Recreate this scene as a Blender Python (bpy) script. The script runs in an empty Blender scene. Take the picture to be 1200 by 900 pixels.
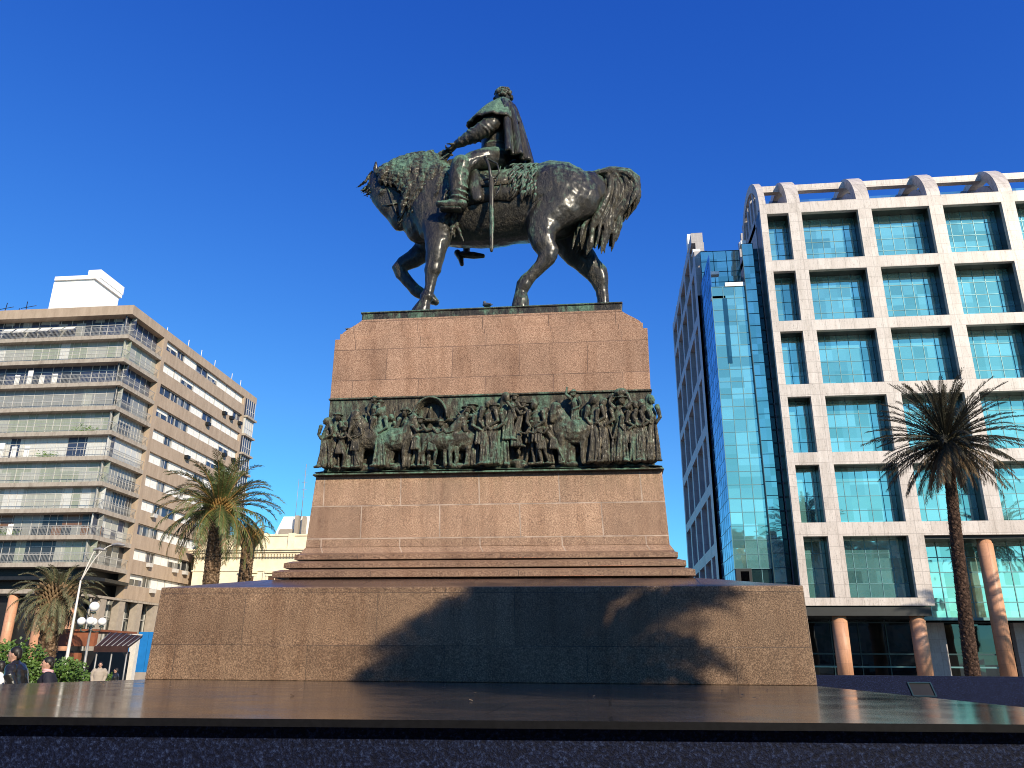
import bpy, bmesh, math, random
from mathutils import Vector, Matrix, Quaternion, noise
R = math.radians
SC = bpy.context.scene
COL = SC.collection
random.seed(7)

# ------------------------------------------------------------------ camera
F_PX, PITCH, ROLL, YAW = 940.0, R(19.22), R(.4), R(6.5)
EYE = Vector((0, 0, 1.65))
_c, _s = math.cos(YAW), math.sin(YAW)
def _world(v):                       # camera heading frame -> world
    return Vector((v[0]*_c - v[1]*_s, v[0]*_s + v[1]*_c, v[2]))
_f = Vector((0, math.cos(PITCH), math.sin(PITCH)))
_u0 = Vector((0, -math.sin(PITCH), math.cos(PITCH)))
_x0 = Vector((1, 0, 0))
_x = _x0*math.cos(ROLL) + _u0*math.sin(ROLL)
_u = -_x0*math.sin(ROLL) + _u0*math.cos(ROLL)
CX, CU, CF = _world(_x), _world(_u), _world(_f)
def at(px, py, Y):                   # photo pixel -> point on the vertical plane y = Y
    d = CF*F_PX + CX*(px-600) + CU*(450-py)
    return EYE + d*(Y/d.y)
cam_d = bpy.data.cameras.new('camera')
cam = bpy.data.objects.new('camera', cam_d); COL.objects.link(cam)
cam_d.sensor_width = 36; cam_d.lens = 36*F_PX/1200
cam_d.clip_start = .05; cam_d.clip_end = 6000
cam.matrix_world = Matrix(((CX.x, CU.x, -CF.x, EYE.x), (CX.y, CU.y, -CF.y, EYE.y), (CX.z, CU.z, -CF.z, EYE.z), (0, 0, 0, 1)))
SC.camera = cam

# ------------------------------------------------------------------ sky, sun, exposure
SUN_AZ, SUN_EL = R(38), R(27)        # sun stands behind the camera, to its right
world = bpy.data.worlds.new('World'); SC.world = world; world.use_nodes = True
wn = world.node_tree; wn.nodes.clear()
sky = wn.nodes.new('ShaderNodeTexSky'); sky.sky_type = 'NISHITA'; sky.sun_disc = False
sky.sun_elevation = SUN_EL; sky.sun_rotation = R(180) - SUN_AZ
sky.air_density = 1.0; sky.dust_density = 0.2; sky.ozone_density = 6.0; sky.altitude = 0
hsv = wn.nodes.new('ShaderNodeMix'); hsv.data_type = 'RGBA'; hsv.blend_type = 'MULTIPLY'; hsv.inputs[0].default_value = 1; hsv.inputs[7].default_value = (.29, .87, 1.48, 1)   # clear winter air
bg = wn.nodes.new('ShaderNodeBackground'); bg.inputs['Strength'].default_value = .10
wo = wn.nodes.new('ShaderNodeOutputWorld')
wn.links.new(sky.outputs[0], hsv.inputs[6])
# the camera's contrast: deepen the zenith, keep the horizon pale (per channel response of the sky light)
sp_ = wn.nodes.new('ShaderNodeSeparateColor'); cb_ = wn.nodes.new('ShaderNodeCombineColor'); wn.links.new(hsv.outputs[2], sp_.inputs[0])
def _wm(op, a, b):
    nd = wn.nodes.new('ShaderNodeMath'); nd.operation = op
    for i, v in ((0, a), (1, b)):
        if isinstance(v, bpy.types.NodeSocket): wn.links.new(v, nd.inputs[i])
        else: nd.inputs[i].default_value = v
    return nd.outputs[0]
for i_, (g_, k_, lim_) in enumerate(((1.7, 13.9, 1.9), (1.31, 1.6, 1.3), (.72, .91, 1.3))):
    v_ = _wm('MULTIPLY', sp_.outputs[i_], .1366)
    wn.links.new(_wm('DIVIDE', _wm('MINIMUM', _wm('MULTIPLY', _wm('POWER', v_, g_), k_), _wm('MULTIPLY', v_, lim_)), .1366), cb_.inputs[i_])
wn.links.new(cb_.outputs[0], bg.inputs[0]); wn.links.new(bg.outputs[0], wo.inputs[0])
sd = bpy.data.lights.new('sun', 'SUN'); sd.energy = 5.0; sd.angle = R(.55); sd.color = (1, .88, .69)
sun = bpy.data.objects.new('sun', sd); COL.objects.link(sun)
SDIR = Vector((math.cos(SUN_EL)*math.sin(SUN_AZ), -math.cos(SUN_EL)*math.cos(SUN_AZ), math.sin(SUN_EL)))
sun.rotation_euler = SDIR.to_track_quat('Z', 'Y').to_euler()
SC.cycles.filter_width = 1.0
SC.view_settings.view_transform = 'Standard'; SC.view_settings.look = 'None'
SC.view_settings.exposure = 0.45; SC.view_settings.gamma = 1.0

# ------------------------------------------------------------------ materials
def rgb(r, g, b): return (r, g, b, 1)
class NT:
    def __init__(s, name):
        s.m = bpy.data.materials.new(name); s.m.use_nodes = True; s.t = s.m.node_tree
        s.b = s.t.nodes['Principled BSDF']; s.tc = None
    def n(s, typ, ins=None, **at_):
        nd = s.t.nodes.new(typ)
        for k, v in at_.items(): setattr(nd, k, v)
        for k, v in (ins or {}).items():
            if isinstance(v, bpy.types.NodeSocket): s.t.links.new(v, nd.inputs[k])
            else: nd.inputs[k].default_value = v
        return nd
    def obj(s):
        if s.tc is None: s.tc = s.n('ShaderNodeTexCoord')
        return s.tc.outputs['Object']
    def gen(s):
        s.obj(); return s.tc.outputs['Generated']
    def noise(s, scale, detail=4, rough=.6, vec=None, dist=0):
        return s.n('ShaderNodeTexNoise', {'Vector': vec or s.obj(), 'Scale': scale, 'Detail': detail, 'Roughness': rough, 'Distortion': dist}).outputs['Fac']
    def ramp(s, fac, stops, interp='LINEAR'):
        r = s.n('ShaderNodeValToRGB', {'Fac': fac}); e = r.color_ramp.elements; r.color_ramp.interpolation = interp
        while len(e) < len(stops): e.new(.5)
        for el, (p, c) in zip(e, stops): el.position = p; el.color = c if len(c) == 4 else (*c, 1)
        return r.outputs['Color']
    def mix(s, fac, a, b, mode='MIX'):
        nd = s.n('ShaderNodeMix', data_type='RGBA', blend_type=mode)
        for i, v in ((0, fac), (6, a), (7, b)):
            if isinstance(v, bpy.types.NodeSocket): s.t.links.new(v, nd.inputs[i])
            else: nd.inputs[i].default_value = v if i == 0 or len(v) == 4 else (*v, 1)
        return nd.outputs[2]
    def math(s, op, a, b=0.0, clamp=False):
        return s.n('ShaderNodeMath', {0: a, 1: b}, operation=op, use_clamp=clamp).outputs[0]
    def set(s, **kw):
        for k, v in kw.items():
            k = {'col': 'Base Color', 'rough': 'Roughness', 'metal': 'Metallic', 'spec': 'Specular IOR Level', 'nrm': 'Normal', 'coat': 'Coat Weight', 'coatr': 'Coat Roughness', 'trans': 'Transmission Weight', 'emit': 'Emission Color', 'emits': 'Emission Strength', 'ior': 'IOR'}[k]
            if isinstance(v, bpy.types.NodeSocket): s.t.links.new(v, s.b.inputs[k])
            else: s.b.inputs[k].default_value = (*v, 1) if isinstance(v, tuple) and len(v) == 3 else v
        return s
    def bump(s, h, strength=.3, dist=.02):
        return s.n('ShaderNodeBump', {'Height': h, 'Strength': strength, 'Distance': dist}).outputs[0]
    def wallvec(s):                  # (x+y, z) so that both wall directions of a block carry the same courses
        p = s.n('ShaderNodeSeparateXYZ', {0: s.obj()}).outputs
        return s.n('ShaderNodeCombineXYZ', {0: s.math('ADD', p[0], p[1]), 1: p[2], 2: 0.0}).outputs[0]

def plain(name, col, rough=.6, metal=0.0, var=.25, scale=3.0, spec=.4, bump=0.0, bscale=40):
    t = NT(name)
    n = t.noise(scale, 5, .65)
    a = tuple(min(1, c*(1-var)) for c in col); b = tuple(min(1, c*(1+var)) for c in col)
    t.set(col=t.ramp(n, [(.3, a), (.7, b)]), rough=rough, metal=metal, spec=spec)
    if bump: t.set(nrm=t.bump(t.noise(bscale, 4), bump, .02))
    return t.m

def granite(name, dark, mid, light, rough, bw, bh, joint, jcol, off=.5, stain=.5, coat=0.0, zoff=0.0, grain=26, runoff=None):
    t = NT(name)
    sp = t.noise(grain, 2, .7); sp2 = t.noise(grain*2.6, 1, .5)
    base = t.ramp(t.math('ADD', t.math('MULTIPLY', sp, .6), t.math('MULTIPLY', sp2, .4)), [(.36, dark), (.5, mid), (.64, light)])
    big = t.ramp(t.noise(.8, 5, .7), [(.3, (.78, .76, .74)), (.7, (1.12, 1.08, 1.03))])
    c = t.mix(1, base, big, 'MULTIPLY')
    v = t.n('ShaderNodeVectorMath', {0: t.wallvec(), 1: (0, zoff, 0)}, operation='ADD').outputs[0]
    br = t.n('ShaderNodeTexBrick', {'Vector': v, 'Color1': rgb(.84, .81, .79), 'Color2': rgb(1.13, 1.1, 1.07), 'Mortar': rgb(1, 1, 1), 'Scale': 1.0, 'Mortar Size': joint, 'Mortar Smooth': .1, 'Bias': 0.0, 'Brick Width': bw, 'Row Height': bh}, offset=off, squash=1)
    c = t.mix(1, c, br.outputs['Color'], 'MULTIPLY')
    # rain streaks run down the stone
    p = t.n('ShaderNodeMapping', {'Vector': t.wallvec(), 'Scale': (2.2, .22, 1)}).outputs[0]
    st = t.ramp(t.noise(1.0, 5, .7, p), [(.47, (1, 1, 1)), (.66, (.55, .45, .38))])
    c = t.mix(stain, c, t.mix(1, c, st, 'MULTIPLY'))
    if runoff:                       # brown green wash that runs down from the bronze band
        z_ = t.n('ShaderNodeSeparateXYZ', {0: t.obj()}).outputs[2]
        g_ = t.n('ShaderNodeMapRange', {'Value': z_, 'From Min': runoff[0], 'From Max': runoff[1], 'To Min': 0.0, 'To Max': 1.0}).outputs[0]
        p2 = t.n('ShaderNodeMapping', {'Vector': t.wallvec(), 'Scale': (4.5, .25, 1)}).outputs[0]
        w_ = t.math('MULTIPLY', g_, t.ramp(t.noise(1.0, 5, .7, p2), [(.42, (0, 0, 0)), (.65, (1, 1, 1))]))
        c = t.mix(t.math('MULTIPLY', w_, .6), c, t.mix(1, c, (.50, .55, .48), 'MULTIPLY'))
    jn = t.ramp(t.noise(1.7, 3), [(.4, (0, 0, 0)), (.6, (1, 1, 1))])
    jc = t.mix(jn, jcol, tuple(x*.45 for x in jcol))
    c = t.mix(t.math('MULTIPLY', br.outputs['Fac'], .8), c, jc)
    t.set(col=c, rough=rough, spec=.45, coat=coat, coatr=.18)
    h = t.math('SUBTRACT', t.math('MULTIPLY', sp, .25), br.outputs['Fac'])
    t.set(nrm=t.bump(h, .35, .02))
    return t.m

M = {}
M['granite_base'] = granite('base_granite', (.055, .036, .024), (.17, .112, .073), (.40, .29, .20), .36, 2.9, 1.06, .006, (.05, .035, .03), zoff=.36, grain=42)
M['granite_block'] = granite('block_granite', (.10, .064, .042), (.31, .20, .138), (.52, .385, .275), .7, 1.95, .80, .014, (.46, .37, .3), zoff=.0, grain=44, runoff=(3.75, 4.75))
M['granite_upper'] = granite('upper_granite', (.105, .064, .043), (.315, .198, .14), (.52, .375, .28), .9, 1.75, .86, .009, (.15, .09, .07), zoff=-.45, grain=44)
M['granite_step'] = granite('step_granite', (.08, .05, .035), (.23, .145, .10), (.38, .27, .19), .5, 3.4, 3.0, .008, (.08, .05, .04))
def polished(name, col, light, rough, tile, jcol):
    t = NT(name)
    n = t.noise(45, 2, .6); c = t.ramp(n, [(.42, col), (.7, light)])
    br = t.n('ShaderNodeTexBrick', {'Vector': t.obj(), 'Color1': rgb(.85, .85, .85), 'Color2': rgb(1.15, 1.12, 1.1), 'Mortar': rgb(1, 1, 1), 'Scale': 1.0, 'Mortar Size': .014, 'Brick Width': tile[0], 'Row Height': tile[1]}, offset=.5)
    c = t.mix(1, c, br.outputs['Color'], 'MULTIPLY'); c = t.mix(br.outputs['Fac'], c, jcol)
    r = t.ramp(t.noise(.9, 5, .7), [(.3, (rough*.7,)*3), (.75, (rough*1.7,)*3)])
    t.set(col=c, rough=r, spec=.5, nrm=t.bump(br.outputs['Fac'], -.3, .004))
    return t.m
M['terrace'] = polished('terrace_granite', (.022, .02, .02), (.07, .06, .055), .13, (1.9, 1.5), (.012, .011, .011))
M['terrace_edge'] = plain('darkened_edge_granite', (.006, .006, .007), .4, 0, .3, 20, .12)  # darker than the top: the edge's reflection of dark ground is in the colour
t = NT('wall_granite_dark')
n = t.noise(38, 3, .75)
t.set(col=t.ramp(n, [(.42, (.0015, .0025, .010)), (.56, (.0045, .008, .027)), (.7, (.022, .035, .085))]), rough=.65, spec=.12, nrm=t.bump(n, .5, .02)); M['dark_wall'] = t.m
# bronze: brown metal, verdigris where rain lies and by patches
def bronze(name, green, rough=.36, nzw=.95, body=1.0, coat=.35):
    t = NT(name)
    geo = t.n('ShaderNodeNewGeometry')
    nz = t.n('ShaderNodeSeparateXYZ', {0: geo.outputs['Normal']}).outputs[2]
    mp = t.n('ShaderNodeMapping', {'Vector': t.obj(), 'Scale': (1, 1, .38)}).outputs[0]
    n1 = t.noise(1.6, 6, .7, mp); n2 = t.noise(9, 5, .7, mp)
    pat = t.math('ADD', t.math('ADD', t.math('MULTIPLY', nz, nzw), t.math('MULTIPLY', t.math('SUBTRACT', n1, .5), 2.2)), t.math('MULTIPLY', t.math('SUBTRACT', n2, .5), 1.1))
    pf = t.ramp(pat, [(green, (0, 0, 0)), (green+.5, (1, 1, 1))])
    br = t.ramp(n2, [(.28, tuple(c*body for c in (.010, .0085, .006))), (.5, tuple(c*body for c in (.030, .026, .018))), (.75, tuple(c*body for c in (.10, .082, .055)))])
    gr = t.ramp(t.noise(12, 4, .7), [(.3, (.03, .075, .052)), (.7, (.16, .29, .205))])
    t.set(col=t.mix(t.math('MULTIPLY', pf, .9), br, gr), metal=t.math('SUBTRACT', .45, t.math('MULTIPLY', pf, .4)), rough=t.math('ADD', t.math('ADD', rough, t.math('MULTIPLY', pf, .3)), t.math('MULTIPLY', t.math('SUBTRACT', n1, .5), .45)), spec=.4, coat=t.math('MULTIPLY', t.math('SUBTRACT', 1.0, pf), coat), coatr=.28)
    t.set(nrm=t.bump(t.math('ADD', t.math('ADD', t.noise(5, 6, .75, mp), t.math('MULTIPLY', t.noise(18, 4, .7, mp), .5)), t.math('MULTIPLY', t.noise(45, 3), .25)), .75, .11))
    return t.m
M['bronze'] = bronze('bronze', .20, .38, .95, .72, .55)
M['bronze_green'] = bronze('bronze_verdigris', -.2, .45)
M['bronze_hair'] = bronze('bronze_hair', -.10, .48, .5, 1.3, .25)
M['bronze_frieze'] = bronze('bronze_relief', -.12, .50, .45, 2.0, .2)
# tower
def tiles(name, col, var, w, h, jcol, rough=.45, joint=.008, streak=1):
    t = NT(name)
    p = t.n('ShaderNodeMapping', {'Vector': t.wallvec(), 'Scale': (5, .9, 1)}).outputs[0]
    st = t.noise(1.6, 6, .75, p, .6); fine = t.noise(9, 4, .7)
    a = tuple(c*(1-var) for c in col)
    c = t.ramp(t.math('ADD', t.math('MULTIPLY', st, .6), t.math('MULTIPLY', fine, .4)), [(.34, a), (.46, col), (.62, tuple(min(.9, x*1.15) for x in col))])
    br = t.n('ShaderNodeTexBrick', {'Vector': t.wallvec(), 'Color1': rgb(.9, .88, .87), 'Color2': rgb(1.06, 1.05, 1.05), 'Mortar': rgb(1, 1, 1), 'Scale': 1.0, 'Mortar Size': joint, 'Brick Width': w, 'Row Height': h}, offset=0)
    c = t.mix(1, c, br.outputs['Color'], 'MULTIPLY'); c = t.mix(t.math('MULTIPLY', br.outputs['Fac'], .7), c, jcol)
    p2 = t.n('ShaderNodeMapping', {'Vector': t.wallvec(), 'Scale': (1.6, .22, 1)}).outputs[0]
    c = t.mix(.6, c, t.mix(1, c, t.ramp(t.noise(1.0, 6, .75, p2), [(.45, (1, 1, 1)), (.7, (.62, .59, .55))]), 'MULTIPLY'))   # grime washed down
    t.set(col=c, rough=rough, spec=.35, nrm=t.bump(br.outputs['Fac'], -.25, .01))
    return t.m
M['travertine'] = tiles('tower_travertine', (.49, .44, .405), .62, 1.07, .88, (.28, .24, .22), joint=.02)
M['tower_grey'] = tiles('tower_grey_stone', (.36, .34, .34), .2, 1.2, .88, (.12, .12, .12))
def glass(name, dark, tint, rough=.03, wav=.015, fac=.62):
    t = NT(name)
    # every pane leans its own way a little, as in a real curtain wall
    v = t.n('ShaderNodeVectorMath', {0: t.wallvec(), 1: (1.02, .9, 1)}, operation='DIVIDE').outputs[0]
    vf = t.n('ShaderNodeVectorMath', {0: v}, operation='FLOOR').outputs[0]
    wn_ = t.n('ShaderNodeTexWhiteNoise', {'Vector': vf}, noise_dimensions='3D')
    jig = t.n('ShaderNodeVectorMath', {0: wn_.outputs['Color'], 1: (.5, .5, .5)}, operation='SUBTRACT').outputs[0]
    jig = t.n('ShaderNodeVectorMath', {0: jig, 'Scale': wav}, operation='SCALE').outputs[0]
    geo = t.n('ShaderNodeNewGeometry')
    nn = t.n('ShaderNodeVectorMath', {0: geo.outputs['Normal'], 1: jig}, operation='ADD').outputs[0]
    nn = t.n('ShaderNodeVectorMath', {0: nn}, operation='NORMALIZE').outputs[0]
    bm = t.n('ShaderNodeBump', {'Height': t.noise(.55, 2, .5), 'Strength': .06, 'Distance': .2, 'Normal': nn}).outputs[0]
    d = t.n('ShaderNodeBsdfDiffuse', {'Color': t.mix(wn_.outputs['Value'], tuple(x*.6 for x in dark), tuple(x*1.5 for x in dark))})
    g = t.n('ShaderNodeBsdfGlossy', {'Color': t.mix(wn_.outputs['Value'], tuple(x*.80 for x in tint), tuple(min(1, x*1.15) for x in tint)), 'Roughness': rough, 'Normal': bm})
    lw = t.n('ShaderNodeLayerWeight', {'Blend': .25}).outputs['Fresnel']
    f = t.math('ADD', fac, t.math('MULTIPLY', lw, 1-fac), True)
    mx = t.n('ShaderNodeMixShader', {0: f, 1: d.outputs[0], 2: g.outputs[0]})
    out = t.t.nodes['Material Output']; t.t.links.new(mx.outputs[0], out.inputs[0])
    return t.m
M['teal'] = glass('teal_glass', (.13, .33, .32), (.72, .95, .74), fac=.62)
M['teal_dark'] = glass('dark_green_glass', (.012, .03, .03), (.30, .48, .45), fac=.45)
M['blue_glass'] = glass('blue_glass', (.04, .09, .19), (.5, .65, .8), fac=.6, wav=.004)
M['lobby_glass'] = glass('lobby_glass', (.008, .01, .012), (.16, .2, .22), fac=.35)
M['mullion'] = plain('mullion_metal', (.02, .05, .06), .4, .3, .1)
M['mull_light'] = plain('mullion_light_metal', (.10, .22, .24), .4, .2, .1)
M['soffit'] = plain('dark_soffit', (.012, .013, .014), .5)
M['white_coping'] = plain('white_coping', (.8, .78, .75), .5, 0, .06)
M['terracotta'] = tiles('terracotta_column', (.52, .27, .16), .15, .8, .9, (.2, .1, .07), .5)
# apartment block
t = NT('beige_render')
p = t.n('ShaderNodeMapping', {'Vector': t.wallvec(), 'Scale': (1.2, .25, 1)}).outputs[0]
c = t.mix(1, t.ramp(t.noise(1.2, 6, .7, p), [(.3, (.30, .225, .165)), (.7, (.44, .34, .255))]), t.ramp(t.noise(14, 3), [(.3, (.88, .88, .88)), (.7, (1.06, 1.06, 1.06))]), 'MULTIPLY')
t.set(col=c, rough=.85, spec=.2, nrm=t.bump(t.noise(25, 3), .25, .01)); M['beige'] = t.m
t = NT('slab_concrete')
p = t.n('ShaderNodeMapping', {'Vector': t.wallvec(), 'Scale': (1.6, .6, 1)}).outputs[0]
t.set(col=t.ramp(t.noise(1.4, 6, .75, p), [(.25, (.17, .14, .115)), (.5, (.34, .29, .24)), (.75, (.42, .37, .31))]), rough=.85, spec=.2); M['slab'] = t.m
def curtain(name, cols, pw, ph, gloss=.25, seed=0, dark=.0):
    t = NT(name)                     # panes with blinds or curtains behind, each its own tone
    v = t.n('ShaderNodeVectorMath', {0: t.wallvec(), 1: (pw, ph, 1)}, operation='DIVIDE').outputs[0]
    v = t.n('ShaderNodeVectorMath', {0: v, 1: (seed*7.3+.01, seed*3.1+.02, 0)}, operation='ADD').outputs[0]
    vf = t.n('ShaderNodeVectorMath', {0: v}, operation='FLOOR').outputs[0]
    w = t.n('ShaderNodeTexWhiteNoise', {'Vector': vf}, noise_dimensions='3D').outputs['Value']
    k = len(cols); c = t.ramp(w, [(i/k, cl) for i, cl in enumerate(cols)], 'CONSTANT')
    p = t.n('ShaderNodeMapping', {'Vector': t.wallvec(), 'Scale': (14, .5, 1)}).outputs[0]
    c = t.mix(1, c, t.ramp(t.noise(1.0, 3, .6, p), [(.3, (.8, .8, .8)), (.7, (1.08, 1.08, 1.08))]), 'MULTIPLY')
    t.set(col=c, rough=.35, spec=.5, coat=gloss, coatr=.05)
    return t.m
PALE, WHT, GRN, DRK, NVY, BRN, GRY = (.36, .36, .31), (.56, .55, .51), (.27, .29, .22), (.03, .035, .04), (.03, .04, .075), (.16, .08, .04), (.25, .25, .23)
floor_cols = [[NVY, DRK, NVY, GRY], [PALE, PALE, GRN, WHT], [NVY, DRK, NVY, NVY], [GRY, GRY, PALE, GRY], [PALE, GRN, PALE, GRN], [WHT, PALE, WHT, NVY], [GRN, PALE, GRN, PALE], [PALE, WHT, PALE, GRN], [GRY, DRK, BRN, GRY], [GRN, GRN, PALE, DRK]]
side_cols = [[NVY, NVY, DRK], [PALE, GRN, PALE], [NVY, DRK, NVY], [GRY, DRK, GRY, PALE], [DRK, GRY, GRY], [WHT, WHT, WHT], [GRY, DRK, GRY], [DRK, DRK, GRY], [WHT, NVY, PALE], [DRK, GRY, DRK]]
for k in range(10):
    M['front%d' % k] = curtain('front_panes', floor_cols[k], 1.15, 5.0, .5, k+1)
    M['side%d' % k] = curtain('corner_panes', side_cols[k], 1.2, 5.0, .5, k+21)
M['blind'] = plain('white_blind', (.74, .72, .68), .55, 0, .1, 2)
M['pane_dark'] = curtain('dark_pane', [DRK, NVY, DRK, GRY], .7, 3.0, .8, 50)
M['frame'] = plain('window_frame_metal', (.5, .48, .45), .5, .1, .1)
M['rail'] = plain('railing_metal', (.36, .35, .33), .5, .3, .15)
M['black'] = plain('black_metal', (.015, .015, .015), .5, .2)
M['white_wall'] = plain('white_painted_wall', (.84, .82, .78), .7, 0, .05, 1.2)
M['cream'] = plain('cream_render', (.74, .64, .46), .8, 0, .12, .9, .2)
M['shutter'] = plain('brown_shutter', (.09, .045, .025), .6, 0, .3, 6)
M['pier'] = plain('grey_beige_pier', (.32, .27, .22), .8, 0, .15, 2)
M['blue'] = plain('blue_board', (.012, .16, .42), .5, 0, .15, 2)
M['reveal'] = plain('shaded_reveal', (.02, .026, .022), .35, 0, .3, 1.5)  # darkened: the shade inside the tower openings is in this colour
M['awning'] = plain('red_brown_awning', (.035, .014, .012), .8, 0, .4, 3)
M['rust'] = plain('rust_brown_board', (.22, .075, .035), .7, 0, .3, 2)
M['pole_white'] = plain('white_painted_pole', (.66, .62, .55), .5, .1, .12, 6)
M['pole_grey'] = plain('grey_painted_pole', (.3, .29, .28), .5, .3, .12, 6)
M['opal'] = plain('opal_globe', (.85, .84, .8), .25, 0, .03)
M['iron'] = plain('green_iron', (.03, .05, .045), .5, .3)
# vegetation
def leafm(name, lo, hi, rough=.5, trans=.25):
    t = NT(name)
    r = t.n('ShaderNodeTexNoise', {'Vector': t.obj(), 'Scale': 1.6, 'Detail': 5.0, 'Roughness': .8}).outputs['Fac']
    t.set(col=t.ramp(r, [(.3, lo), (.7, hi)]), rough=rough, spec=.35)
    return t.m
M['frond'] = leafm('palm_frond', (.045, .07, .018), (.13, .15, .045))
M['frond_dark'] = leafm('palm_frond_dark', (.014, .015, .008), (.055, .045, .024), .7)
M['frond_gold'] = leafm('palm_frond_base', (.16, .085, .022), (.28, .17, .05))
M['frond_dead'] = leafm('dry_frond', (.10, .06, .03), (.22, .15, .08), .8)
M['frond_grey'] = leafm('grey_green_frond', (.085, .095, .045), (.19, .185, .10))
def bark(name, a, b):
    t = NT(name)
    p = t.n('ShaderNodeMapping', {'Vector': t.obj(), 'Scale': (1, 1, 1)}).outputs[0]
    v = t.n('ShaderNodeTexVoronoi', {'Vector': p, 'Scale': 7.0}).outputs['Distance']
    t.set(col=t.mix(t.ramp(v, [(.1, (0, 0, 0)), (.6, (1, 1, 1))]), a, b), rough=.9, spec=.15, nrm=t.bump(t.math('ADD', v, t.noise(14, 4)), .9, .08))
    return t.m
M['bark'] = bark('palm_bark', (.30, .20, .125), (.09, .055, .03))
M['bark_dark'] = bark('palm_bark_dark', (.11, .065, .045), (.035, .02, .014))
M['bush'] = leafm('bush_leaves', (.025, .06, .012), (.10, .18, .03))
M['grass'] = leafm('grass', (.06, .10, .02), (.16, .2, .05))
# people
M['skin'] = plain('skin', (.42, .24, .17), .55, 0, .08, 8)
M['leather'] = plain('black_leather', (.014, .013, .012), .28, 0, .3, 6, .6, .3, 12)
M['navy'] = plain('dark_navy_coat', (.012, .012, .02), .75, 0, .2)
M['denim'] = plain('blue_denim', (.05, .08, .16), .85, 0, .25, 9)
M['white_cloth'] = plain('white_cloth', (.78, .78, .78), .8, 0, .06)
M['pink'] = plain('pink_scarf', (.6, .36, .36), .85, 0, .1)
M['hair'] = plain('dark_hair', (.012, .009, .007), .5, 0, .3, 20)
M['pigeon'] = plain('pigeon_feathers', (.09, .10, .12), .6, 0, .35, 14)
# ground
t = NT('plaza_paving')
br = t.n('ShaderNodeTexBrick', {'Vector': t.obj(), 'Color1': rgb(.20, .18, .165), 'Color2': rgb(.26, .235, .21), 'Mortar': rgb(.1, .09, .08), 'Scale': 1.0, 'Mortar Size': .01, 'Brick Width': .8, 'Row Height': .8}, offset=0)
t.set(col=t.mix(1, br.outputs['Color'], t.ramp(t.noise(.5, 6, .7), [(.3, (.7, .7, .7)), (.7, (1.15, 1.15, 1.15))]), 'MULTIPLY'), rough=.8); M['paving'] = t.m
M['asphalt'] = plain('asphalt', (.05, .05, .052), .85, 0, .25, 1.5, .3, .3, 60)
M['kerb'] = plain('kerb_stone', (.3, .29, .27), .8)

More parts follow.
